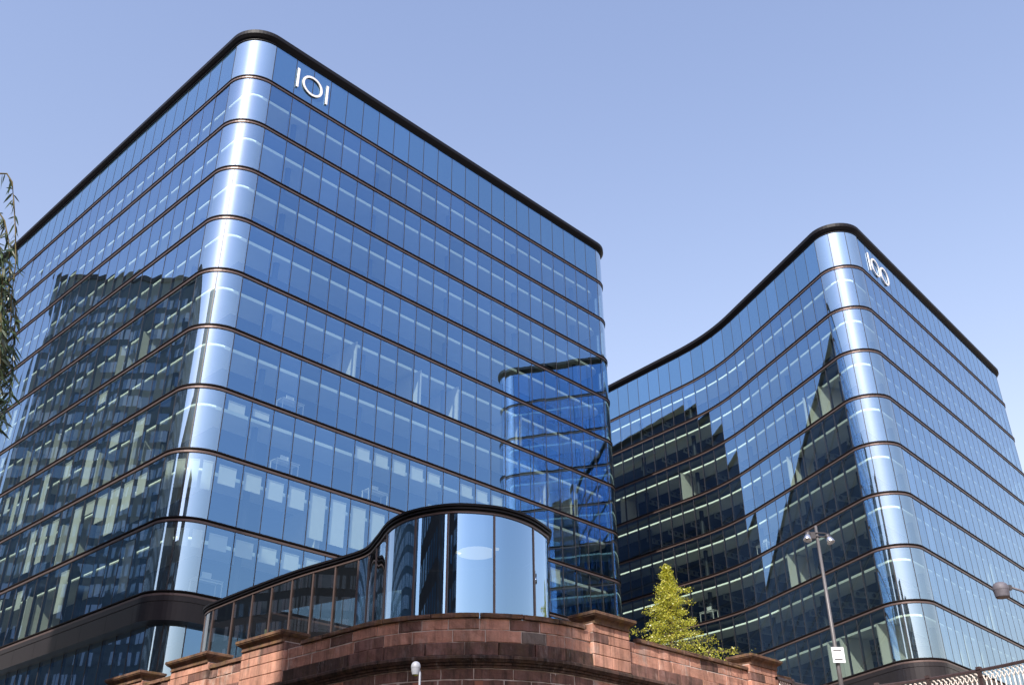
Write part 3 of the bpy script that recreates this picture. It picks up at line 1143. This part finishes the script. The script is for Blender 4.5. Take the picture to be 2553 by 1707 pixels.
class Spline:
    def __init__(self, c, n=8):
        P = [Vector(q) for q in c]
        self.p = []
        for i in range(1, len(P) - 2):
            a, b, c_, d_ = P[i - 1], P[i], P[i + 1], P[i + 2]
            for k in range(n):
                u = k / n
                self.p.append(0.5 * ((2 * b) + (c_ - a) * u + (2 * a - 5 * b + 4 * c_ - d_) * u * u + (3 * b - a - 3 * c_ + d_) * u ** 3))
        self.p.append(P[-2])
        self.s = [0.0]
        for a, b in zip(self.p[:-1], self.p[1:]):
            self.s.append(self.s[-1] + (b - a).length)

    def total(self):
        return self.s[-1]

    def at(self, t):
        t = max(0.0, min(t, self.s[-1] - 1e-6))
        i = max(k for k in range(len(self.s)) if self.s[k] <= t)
        i = min(i, len(self.p) - 2)
        f = (t - self.s[i]) / (self.s[i + 1] - self.s[i])
        p = self.p[i].lerp(self.p[i + 1], f)

        def tang(j):
            return (self.p[min(j + 1, len(self.p) - 1)] - self.p[max(j - 1, 0)]).normalized()
        d = tang(i).lerp(tang(i + 1), f).normalized()
        return p, d, V2(-d.y, d.x)

    def off(self, o, z):
        out = []
        for j, p in enumerate(self.p):
            d = (self.p[min(j + 1, len(self.p) - 1)] - self.p[max(j - 1, 0)]).normalized()
            out.append((p.x - d.y * o, p.y + d.x * o, z))
        return out


pav = empty('glass_pavilion', (-2, 31, DECK), 'low dark pavilion with curved glass drum and black rim above the wall', 'pavilion')
SP = Spline(CTRL)
ZP = 10.4 + EYE
mb = MB()
mb.sweep([SP.off(o, z) for o, z in [(-0.35, ZP + 0.02), (-0.05, ZP + 0.02), (0.0, ZP), (0.0, ZP - 0.07), (-0.06, ZP - 0.085), (-0.06, ZP - 0.12), (-0.03, ZP - 0.125), (-0.03, ZP - 0.16), (-0.10, ZP - 0.17), (-0.10, ZP - 0.22), (-0.16, ZP - 0.22), (-0.5, ZP - 0.22)]])
mb.build('roof_rim', 'cap', pav, smooth=False)
mb = MB()
mb.sweep([SP.off(o, z) for o, z in [(-0.09, ZP - 0.22), (-0.09, ZP - 0.27), (-0.18, ZP - 0.27)]])
mb.build('head_frame', 'bronze', pav)
pl = SP.off(-0.2, 0)
mb = MB()
k = len(pl)
mb.add([(x, y, ZP - 0.06) for x, y, z in pl] + [(x, y, ZP - 0.21) for x, y, z in pl], [tuple(range(k)), tuple(reversed(range(k, 2 * k)))])
mb.build('roof', 'cap', pav)
mb = MB()
mb.add([(x, y, DECK + 0.02) for x, y, z in pl], [tuple(reversed(range(k)))])
mb.build('floor', 'carpet', pav)
def pav_t(x, y):
    return min((V2(x, y) - SP.at(i * 0.05)[0]).length * 1000 + 0 * i or 0 for i in range(1))


def pav_u(u):
    """spline position whose rim shows at photo column u, on the near side"""
    best = None
    for i in range(int(SP.total() / 0.03)):
        p, d, nn = SP.at(i * 0.03)
        if nn.dot(-p) < 0:
            continue
        q = screen((p.x - nn.x * 0.12, p.y - nn.y * 0.12, ZP - 1.5))
        e = abs(q[0] - u)
        if best is None or e < best[0]:
            best = (e, i * 0.03)
    return best[1]


joints = [0.0, 2.2] + [pav_u(u) for u in (1331, 1233, 1115, 1034, 961, 934, 915, 888, 830, 774, 721, 670, 621, 573, 522)]
joints = sorted(set(round(j, 2) for j in joints)) 
last = joints[-1]
while joints[-1] + 1.0 < SP.total():
    joints.append(joints[-1] + 1.0)
for a, b in zip(joints[:-1], joints[1:]):
    if b - a < 0.08:
        continue
    ns = 8
    rows = []
    for z in (DECK + 0.02, ZP - 0.27):
        row = []
        for j in range(ns + 1):
            p, d, nn = SP.at(a + (b - a) * j / ns)
            row.append((p.x - nn.x * 0.13, p.y - nn.y * 0.13, z))
        rows.append(row)
    o = MB().sweep(rows).build('pane', 'wingglass' if a > pav_u(889) else 'pavglass', pav, smooth=True)
    p, d, nn = SP.at(a)
    q = p - nn * 0.22 - d * 0.03
    mbx = MB().obox((q.x, q.y, DECK + 0.02), (d.x * 0.06, d.y * 0.06, 0), (nn.x * 0.115, nn.y * 0.115, 0), (0, 0, ZP - 0.27 - DECK - 0.02))
    mbx.build('mullion', 'bronze', pav)
# inside: olive and maroon wall panels along the wing, pale board, disc lamp, downlights
for i, (s0, s1, zt_, mt) in enumerate(((0.2, 5.2, 3.1, 'olive'), (5.4, 6.3, 3.3, 'maroon'), (6.4, 9.2, 2.6, 'olive'), (9.4, 10.4, 3.3, 'maroon'))):
    t0 = pav_u(888) + s0
    p, d, nn = SP.at(t0)
    q, _, _ = SP.at(min(t0 + s1 - s0, SP.total()))
    dd = (q - p)
    o = p - nn * 2.4
    MB().obox((o.x, o.y, DECK + 0.02), (dd.x, dd.y, 0), (-nn.x * 0.2, -nn.y * 0.2, 0), (0, 0, zt_)).build('wall_panel', mt, pav)
t0 = pav_u(640)
p, d, nn = SP.at(t0)
o = p - nn * 0.5
MB().obox((o.x, o.y, DECK + 0.02), (d.x * 0.06, d.y * 0.06, 0), (-nn.x * 1.6, -nn.y * 1.6, 0), (0, 0, 3.3)).build('white_partition', 'palegreen', pav)
for (x, y, rad) in ((-3.6, 33.6, 0.2), (-0.3, 33.2, 0.2)):
    MB().lathe((x, y, DECK + 0.02), [(rad, 0), (rad, ZP - 0.3 - DECK)], 14).build('column', 'column', pav, smooth=True)
MB().obox((-3.9, 34.4, DECK + 0.02), (4.4, -0.6, 0), (0.03, 0.2, 0), (0, 0, ZP - 0.3 - DECK)).build('back_wall', 'olive', pav)
MB().lathe((-1.18, 31.0, 9.72 + EYE), [(0.0, 0), (0.60, 0), (0.60, 0.06), (0.0, 0.06)], 40).build('disc_lamp', 'disc', pav)
for x, y in ((-1.75, 30.9), (-0.55, 30.6)):
    MB().lathe((x, y, 9.72 + EYE), [(0.0, 0), (0.09, 0), (0.09, 0.05), (0.0, 0.05)], 14).build('downlight', 'disc', pav)

# ------------------------------------------------------------------ small tree on the terrace
def leaf_quads(mb, c, size, n, r, spread, elong=1.0, mi=0):
    for _ in range(n):
        u = Vector((r.gauss(0, 1), r.gauss(0, 1), r.gauss(0, 0.7)))
        p = Vector(c) + u * spread
        a = Vector((r.uniform(-1, 1), r.uniform(-1, 1), r.uniform(-0.8, 0.3))).normalized()
        b = a.cross(Vector((r.uniform(-1, 1), r.uniform(-1, 1), r.uniform(-1, 1)))).normalized()
        s = size * r.uniform(0.6, 1.3)
        w = s * 0.42
        mb.add([p, p + a * s * 0.45 + b * w, p + a * s * elong, p + a * s * 0.5 - b * w], [(0, 1, 2, 3)], mi)


rt = random.Random(21)
TX, TY, TOP = 5.42, 35.0, 10.55 + EYE
tree = empty('young_tree', (TX, TY, DECK), 'small pyramidal tree with yellow green leaves behind the stone wall', 'tree')
mb = MB()
tr_pts = [(TX + 0.05 * math.sin(i * 1.3), TY + 0.04 * math.cos(i), DECK + (TOP - DECK - 0.1) * i / 8) for i in range(9)]
mb.tube(tr_pts, [0.085 * (1 - i / 8.6) + 0.008 for i in range(9)], 8)
mb.build('trunk', 'bark', tree)
bm_, lf = MB(), MB()
for i in range(70):
    f = (i + 0.5) / 70
    z = DECK + 0.9 + (TOP - DECK - 1.0) * f
    reach = (2.25 * (1 - f) ** 1.1 + 0.05) * rt.choice((0.55, 0.75, 0.95, 1.08, 1.25)) * rt.uniform(0.9, 1.1)
    a = i * 2.399 + rt.uniform(-.3, .3)
    if math.cos(a) > 0.3:
        reach *= 1.12
    d = Vector((math.cos(a), math.sin(a), 0))
    base = Vector((TX, TY, z))
    pts = [base + d * (reach * k / 5) + Vector((0, 0, 0.10 * reach * math.sin(k / 5 * 2.4) - 0.05 * reach * (k / 5) ** 2)) for k in range(6)]
    bm_.tube(pts, [0.016 * (1 - k / 6) + 0.003 for k in range(6)], 4, cap=False)
    for k in range(1, 6):
        side = Vector((-d.y, d.x, 0))
        for sgn in (-1, 0, 1):
            q = pts[k] + side * sgn * (0.16 + 0.10 * reach) * (1 - 0.14 * k) + Vector((0, 0, rt.uniform(-.06, .06)))
            leaf_quads(lf, q, 0.056, 15 if f < 0.8 else 8, rt, 0.08 if f < 0.8 else 0.05, 1.0)
for zz in (0.02, 0.14, 0.28, 0.42):
    leaf_quads(lf, (TX, TY, TOP - zz), 0.07, 10, rt, 0.03 + 0.09 * zz)
bm_.build('branches', 'bark', tree)
lf.build('crown', 'leaf_y', tree)

# ------------------------------------------------------------------ floodlight mast on the terrace
MX, MY = 11.9, 38.0
mast = empty('floodlight_mast', (MX, MY, DECK), 'tall grey mast with two silver floodlights and a small white plate', 'mast')
mtop = 12.93 + EYE
MB().tube([(MX, MY, DECK), (MX, MY, DECK + 2.2), (MX, MY, mtop)], [0.10, 0.08, 0.052], 12).build('pole', 'pole', mast, smooth=True)
mb = MB()
for z in (mtop - 0.28, mtop - 0.42):
    mb.tube([(MX - 0.45, MY - 0.05, z), (MX + 0.36, MY - 0.05, z - 0.05)], 0.03, 6)
mb.tube([(MX - 0.18, MY, mtop - 0.5), (MX - 0.34, MY - 0.05, mtop - 0.2)], 0.035, 6)
mb.box((MX - 0.2, MY - 0.05, mtop - 0.55), 0.2, 0.2, 0.25)
mb.build('bracket', 'housing', mast)
for sx, tilt in ((-0.40, -0.28), (0.40, 0.28)):
    ax = Vector((tilt, -0.25, -1))
    o = Vector((MX + sx * 0.9, MY - 0.08, mtop - 0.30 if sx < 0 else mtop - 0.40))
    f = MB().lathe(o, [(0.02, -0.02), (0.10, 0), (0.11, 0.06), (0.10, 0.14)], 16, ax).build('floodlight', 'housing', mast, smooth=True)
    MB().lathe(o, [(0.10, 0.14), (0.13, 0.21), (0.165, 0.35), (0.16, 0.36), (0.12, 0.22), (0.0, 0.20)], 18, ax).build('reflector_shade', 'alu', f, smooth=True)
sgn = MB().box((MX + 0.02, MY - 0.16, 7.66 + EYE), 0.46, 0.012, 0.56, R(4)).build('sign_plate', 'signplate', mast)
for z in (7.76, 8.08):
    MB().box((MX, MY - 0.17, z + EYE), 0.30, 0.03, 0.035, R(4)).build('strap', 'pole', sgn)

# ------------------------------------------------------------------ street lamp at the right edge
LX, LY = 12.85, 25.0
lamp = empty('street_lamp', (LX, LY, 0), 'grey street lamp with rounded bucket head before the glass block', 'street lamp')
hx, hz = 12.22, 6.60 + EYE
MB().tube([(LX, LY, 0), (LX, LY, 3.2), (LX, LY, 6.1 + EYE)], [0.09, 0.075, 0.055], 12).build('pole', 'lampgrey', lamp, smooth=True)
MB().tube([(LX, LY, 6.05 + EYE), (LX, LY, 6.50 + EYE), (LX - 0.03, LY, 6.68 + EYE), (LX - 0.10, LY, 6.76 + EYE), (hx + 0.26, LY, 6.86 + EYE)], [0.036, 0.036, 0.034, 0.03, 0.03], 10).build('arm', 'lampgrey', lamp, smooth=True)
MB().box((hx + 0.22, LY, 6.79 + EYE), 0.10, 0.09, 0.12).build('bracket', 'housing', lamp)
MB().lathe((hx, LY, hz), [(0.0, 0.0), (0.155, 0.0), (0.17, 0.02), (0.185, 0.14), (0.19, 0.19)], 24).build('bucket', 'lampgrey', lamp, smooth=False)
MB().lathe((hx, LY, hz), [(0.195, 0.19), (0.195, 0.21), (0.19, 0.27), (0.165, 0.33), (0.11, 0.375), (0.04, 0.39), (0.0, 0.392)], 24).build('dome', 'lampgrey', lamp, smooth=True)

# ------------------------------------------------------------------ security camera on a thin pole
KX, KY = -1.345, 14.0
cctv = empty('security_camera', (KX, KY, 0), 'white rounded security camera with yellow lens on thin pole before bastion', 'camera')
kz = 2.80 + EYE
MB().tube([(KX + 0.06, KY, 0), (KX + 0.06, KY, kz - 0.05), (KX + 0.05, KY, kz + 0.02), (KX, KY, kz + 0.05)], [0.03, 0.015, 0.013, 0.013], 8).build('pole', 'whiteplastic', cctv, smooth=True)
hd = MB().lathe((KX, KY, kz - 0.075), [(0.047, 0.0), (0.058, 0.05), (0.062, 0.085)], 20).build('body', 'whiteplastic', cctv, smooth=True)
MB().lathe((KX, KY, kz - 0.075), [(0.064, 0.086), (0.066, 0.10), (0.062, 0.13), (0.046, 0.158), (0.022, 0.172), (0.0, 0.175)], 20).build('dome', 'whiteplastic', cctv, smooth=True)
MB().lathe((KX, KY, kz - 0.075), [(0.0, -0.018), (0.022, -0.015), (0.036, -0.004), (0.042, 0.004)], 16).build('lens', 'lens', cctv, smooth=True)

# ------------------------------------------------------------------ iron railing on a retaining wall, bottom right
RAILPTS = [(8.0, 34.0), (8.75, 34.75), (9.4, 35.5), (10.25, 36.3), (11.4, 36.72), (12.56, 36.4), (13.85, 35.3), (15.2, 33.7), (16.1, 32.2), (17.6, 29.4), (18.4, 28.0)]
RS = Spline(list(reversed(RAILPTS)), 6)      # travelled from the right so that its outside faces the street
ret = MB()
ret.sweep([RS.off(0.15, 0.02), RS.off(0.15, 5.42 + EYE), RS.off(0.20, 5.43 + EYE), RS.off(0.20, 5.53 + EYE), RS.off(-0.20, 5.53 + EYE), RS.off(-0.2, 0.02)])
rw = ret.build('retaining_wall', 'peach')
tag(rw, 'low rendered retaining wall carrying the iron railing', 'wall')
rail = empty('iron_railing', (12, 36, 5.53 + EYE), 'ornate iron railing with cream balusters and dark rail at lower right', 'railing')
mb = MB()
mb.sweep([RS.off(o, 6.6 + EYE + z) for o, z in ((-0.05, -0.09), (0.05, -0.09), (0.05, -0.03), (0.03, 0), (-0.03, 0), (-0.05, -0.03))], closed=True)
mb.build('top_rail', 'rail', rail)
mb = MB()
mb.sweep([RS.off(o, 5.62 + EYE + z) for o, z in ((-0.03, -0.03), (0.03, -0.03), (0.03, 0.03), (-0.03, 0.03))], closed=True)
mb.build('bottom_rail', 'rail', rail)
bal = MB()
bal.tube([(0, 0, -0.98), (0, 0, -0.38)], 0.022, 6)
bal.tube([(0, 0, -0.40), (0.045, 0, -0.31), (0.075, 0, -0.22), (0.03, 0, -0.12)], [0.022, 0.018, 0.016, 0.014], 5)
bal.tube([(0, 0, -0.40), (-0.045, 0, -0.31), (-0.075, 0, -0.22), (-0.03, 0, -0.12)], [0.022, 0.018, 0.016, 0.014], 5)
bal.lathe((0.045, 0, -0.24), [(0.0, -0.03), (0.03, 0), (0.0, 0.03)], 6)
bal.lathe((0, 0, -0.13), [(0.0, -0.045), (0.032, 0), (0.0, 0.04)], 6)
bal.lathe((0, 0, -0.37), [(0.0, -0.03), (0.038, 0), (0.0, 0.03)], 6)
bme = bal.mesh('baluster', 'baluster', smooth=True)
post = MB().box((0, 0, -1.05), 0.11, 0.11, 1.02).box((0, 0, -0.03), 0.15, 0.15, 0.09).box((0, 0, -0.26), 0.14, 0.14, 0.05).mesh('post', 'rail')
L = RS.total()
t, i = 0.4, 0
while t < L - 0.1:
    p, d, nn = RS.at(t)
    mw = Matrix(((d.x, nn.x, 0, p.x), (d.y, nn.y, 0, p.y), (0, 0, 1, 6.6 + EYE), (0, 0, 0, 1)))
    if i % 11 == 6:
        put('post', post, mw, rail)
    else:
        put('baluster', bme, mw, rail)
    t += 0.165
    i += 1

# ------------------------------------------------------------------ willow hanging in from the left
rw_ = random.Random(9)
WX, WY = -6.6, 7.6
wil = empty('willow_tree', (WX, WY, 0), 'willow with drooping leafy twigs hanging in at the left edge', 'tree')
mb = MB()
mb.tube([(WX, WY, 0), (WX + 0.05, WY, 1.5), (WX - 0.05, WY + 0.05, 3.2), (WX + 0.1, WY, 5.0), (WX + 0.15, WY, 6.6)], [0.30, 0.24, 0.20, 0.16, 0.09], 10)
mb.build('trunk', 'bark', wil, smooth=True)
limbs, twigs, lv = MB(), MB(), MB()


def hang(top, length, drift, rr_, dense=1.0):
    pts = []
    for k in range(9):
        f = k / 8
        pts.append(Vector(top) + Vector((drift[0] * math.sin(f * 1.5) + 0.03 * math.sin(5 * f + top[0] * 9), drift[1] * f + 0.03 * math.cos(4 * f), -length * f + 0.10 * math.sin(min(1, f * 3) * 3.14) * 0.6)))
    twigs.tube(pts, [0.007 * (1 - 0.75 * k / 8) for k in range(9)], 4, cap=False)
    nl = int(length * 34 * dense)
    for j in range(nl):
        f = j / nl
        i0 = min(7, int(f * 8))
        p = pts[i0].lerp(pts[i0 + 1], f * 8 - i0)
        a = rr_.uniform(0, 6.283)
        d = Vector((math.cos(a) * 0.75, math.sin(a) * 0.75, rr_.uniform(-1.5, -0.15))).normalized()
        b = d.cross(Vector((rr_.uniform(-1, 1), rr_.uniform(-1, 1), 0.2))).normalized()
        s = rr_.uniform(0.06, 0.125)
        w = s * 0.085
        cv = Vector((0, 0, -0.12 * s))
        lv.add([p, p + d * s * 0.3 + b * w, p + d * s * 0.65 + b * w * 0.8 + cv * .5, p + d * s + cv, p + d * s * 0.65 - b * w * 0.8 + cv * .5, p + d * s * 0.3 - b * w], [(0, 1, 2, 5), (5, 2, 4), (2, 3, 4)])


for j in range(9):
    a = j * 0.7 + 0.2
    if math.cos(a) > 0.1:
        continue
    e = Vector((WX + 2.0 * math.cos(a), WY + 1.6 * math.sin(a), 6.0 + rw_.uniform(-.4, .9)))
    pts = [Vector((WX + 0.1, WY, 5.0 + 0.15 * j)), Vector((WX + 0.9 * math.cos(a), WY + 0.7 * math.sin(a), 6.5 + 0.1 * j)), e + Vector((0, 0, 0.6)), e + Vector((0.35 * math.cos(a), 0.3 * math.sin(a), 0.2))]
    limbs.tube(pts, [0.075, 0.05, 0.03, 0.012], 6)
    for q in range(5):
        h_ = pts[2].lerp(pts[3], rw_.random()) + Vector((rw_.uniform(-.5, .2), rw_.uniform(-.5, .5), 0))
        if h_.x < -6.2:
            hang(h_, rw_.uniform(1.6, 3.6), (rw_.uniform(-.2, .1), rw_.uniform(-.2, .2)), rw_, 0.6)
# the twigs that show in the picture: arching over and hanging well forward of the trunk
def strand(pts, dense, rr_):
    P = [Vector(p) for p in pts]
    twigs.tube(P, [0.008 * (1 - 0.7 * k / (len(P) - 1)) for k in range(len(P))], 5, cap=False)
    for a_, b_ in zip(P[:-1], P[1:]):
        nl = max(2, int((b_ - a_).length * 85 * dense))
        for j in range(nl):
            p = a_.lerp(b_, (j + rr_.random()) / nl)
            an = rr_.uniform(0, 6.283)
            d = Vector((math.cos(an) * 0.7, math.sin(an) * 0.7, rr_.uniform(-1.7, -0.1))).normalized()
            b = d.cross(Vector((rr_.uniform(-1, 1), rr_.uniform(-1, 1), 0.2))).normalized()
            s = rr_.uniform(0.07, 0.135)
            w = s * 0.085
            cv = Vector((0, 0, -0.14 * s))
            lv.add([p, p + d * s * 0.3 + b * w, p + d * s * 0.65 + b * w * 0.8 + cv * .5, p + d * s + cv, p + d * s * 0.65 - b * w * 0.8 + cv * .5, p + d * s * 0.3 - b * w], [(0, 1, 2, 5), (5, 2, 4), (2, 3, 4)])


limbs.tube([(WX + 0.2, WY - 0.1, 6.3), (-5.6, 7.15, 7.1), (-4.9, 7.0, 7.33), (-4.66, 7.0, 7.30)], [0.06, 0.035, 0.012, 0.008], 6)
for k_, (dx, dy, dz, dn, ln) in enumerate(((0, 0, 0, 0.35, 1.0), (-0.10, 0.10, -0.35, 0.8, 1.0), (-0.07, -0.1, -0.75, 1.25, 1.0), (-0.13, 0.02, -0.95, 1.3, 1.0), (-0.04, 0.06, -1.2, 1.3, 0.8), (-0.16, 0.08, -1.1, 1.2, 1.1), (-0.10, -0.05, -1.5, 1.2, 0.75), (-0.18, 0.0, -0.5, 0.9, 1.0))):
    line = [(-4.66, 7.30), (-4.50, 7.29), (-4.42, 7.18), (-4.34, 6.95), (-4.25, 6.57), (-4.15, 6.16), (-4.08, 5.77), (-4.02, 5.40), (-3.97, 4.95), (-3.95, 4.6)]
    z_ref = 7.30
    ln = min(ln, (z_ref + dz - 5.0 + 0.3 * (k_ % 3)) / 2.7)
    pts = []
    for x_, z_ in line:
        zz = z_ref + dz + (z_ - z_ref) * ln
        lean = (z_ref - zz) * 0.245                  # the wind carries them over the street as they fall
        pts.append((-4.66 + 0.02 + dx + lean + (x_ - (-4.66 + (z_ref - z_) * 0.245)) + 0.012 * math.sin(zz * 7 + k_), 7.0 + dy, zz))
    strand(pts, dn, rw_)
limbs.build('limbs', 'bark', wil, smooth=True)
twigs.build('twigs', 'twig', wil)
lv.build('crown', 'leaf_w', wil)
for o_ in wil.children:
    if o_.name.startswith('twigs'):
        o_['kind'] = 'stuff'


# ------------------------------------------------------------------ neighbouring buildings that the glass reflects, and an added shade tower
def tower(name, label, x0, x1, y0, y1, h, wm, bay, storey, faces, seed, pale=0.5):
    t = empty(name, ((x0 + x1) / 2, (y0 + y1) / 2, 0), label, 'building')
    MB().box(((x0 + x1) / 2, (y0 + y1) / 2, 0), x1 - x0, y1 - y0, h).build('wall', wm, t)
    MB().box(((x0 + x1) / 2, (y0 + y1) / 2, h + 0.01), (x1 - x0) * 0.5, (y1 - y0) * 0.5, 3.2).build('plant_room', 'tower_c', t)
    MB().box(((x0 + x1) / 2, (y0 + y1) / 2, h - 0.4), x1 - x0 + 0.5, y1 - y0 + 0.5, 0.9).build('parapet', 'tower_c', t)
    r = random.Random(seed)
    win, pan = MB(), MB()
    for f in faces:
        L = (y1 - y0) if f in 'ew' else (x1 - x0)
        nb, ns = int(L / bay), int((h - 5) / storey)
        for i in range(nb):
            for j in range(ns):
                c = (i + 0.5) * L / nb
                z = 4.0 + j * storey
                w = bay * r.uniform(0.42, 0.62)
                hh = storey * 0.62
                sh = r.choice((-0.16, 0.16)) * bay
                for mb_, cc, ww, out in ((win, c + sh * 0.5, w, 0.05), (pan, c - sh * 1.7, bay * 0.34, 0.09)):
                    if mb_ is pan and r.random() > pale:
                        continue
                    if f == 'e':
                        mb_.obox((x1, y0 + cc - ww / 2, z), (out, 0, 0), (0, ww, 0), (0, 0, hh))
                    elif f == 'w':
                        mb_.obox((x0, y0 + cc - ww / 2, z), (-out, 0, 0), (0, ww, 0), (0, 0, hh))
                    elif f == 'n':
                        mb_.obox((x0 + cc - ww / 2, y1, z), (0, out, 0), (ww, 0, 0), (0, 0, hh))
                    else:
                        mb_.obox((x0 + cc - ww / 2, y0, z), (0, -out, 0), (ww, 0, 0), (0, 0, hh))
    win.build('window_field', 'tower_glass', t, kind='stuff')
    if pan.v:
        pan.build('cladding_panel_field', 'tower_pale', t, kind='stuff')
    return t


tower('residential_tower', 'grey residential tower with staggered windows mirrored in the left facade', -150, -116, -18, 105.2, 96.6, 'tower_a', 3.4, 3.1, 'en', 1, 0.6)
tower('apartment_block', 'dark apartment block mirrored in the rounded corners', -100, -62, -62, -22, 66, 'tower_c', 3.2, 3.1, 'en', 2, 0.25)
tower('office_tower', 'dark office slab mirrored in the pavilion drum', -58, -12, -100, -72, 56, 'tower_c', 2.4, 3.6, 'n', 3, 0.15)
T_c = (-10.9 - 3.7, 3.54 - 11.4)  # unseen tower, added and sized to cast the shade on the bastion
tw_ = empty('shade_tower', (T_c[0], T_c[1], 0), 'unseen slender brick tower, added so its shadow darkens the round bastion', 'building')
MB().box((T_c[0], T_c[1], 0), 8.7, 8.7, 42.5, R(-18)).build('wall', 'tower_b', tw_)
MB().box((T_c[0], T_c[1], 42.51), 9.1, 9.1, 0.6, R(-18)).build('parapet', 'tower_c', tw_)
win = MB()
ca, sa = math.cos(R(-18)), math.sin(R(-18))
for j in range(11):
    for i in (-1, 0, 1):
        for f in (1, -1):
            lx, ly = i * 2.5, 4.36 * f
            win.box((T_c[0] + lx * ca - ly * sa, T_c[1] + lx * sa + ly * ca, 3 + j * 3.5), 1.1, 0.1, 1.9, R(-18))
win.build('window_field', 'tower_glass', tw_, kind='stuff')

BX, BY = -36.0, -0.9
bk = empty('brick_warehouse', (BX, BY, 0), 'tall dark brick warehouse mirrored in the rounded glass corner', 'building')
MB().box((BX, BY, 0), 18.0, 16.0, 61.5, R(-18)).build('wall', 'tower_b', bk)
MB().box((BX, BY, 61.51), 18.6, 16.6, 0.7, R(-18)).build('parapet', 'tower_c', bk)
win = MB()
for j in range(16):
    for i in range(-3, 4):
        for f in (1, -1):
            lx, ly = i * 2.4, 8.0 * f
            win.box((BX + lx * ca - ly * sa, BY + lx * sa + ly * ca, 3 + j * 3.6), 1.2, 0.12, 2.0, R(-18))
            lx, ly = 9.0 * f, i * 2.2
            win.box((BX + lx * ca - ly * sa, BY + lx * sa + ly * ca, 3 + j * 3.6), 0.12, 1.1, 2.0, R(-18))
win.build('window_field', 'tower_glass', bk, kind='stuff')
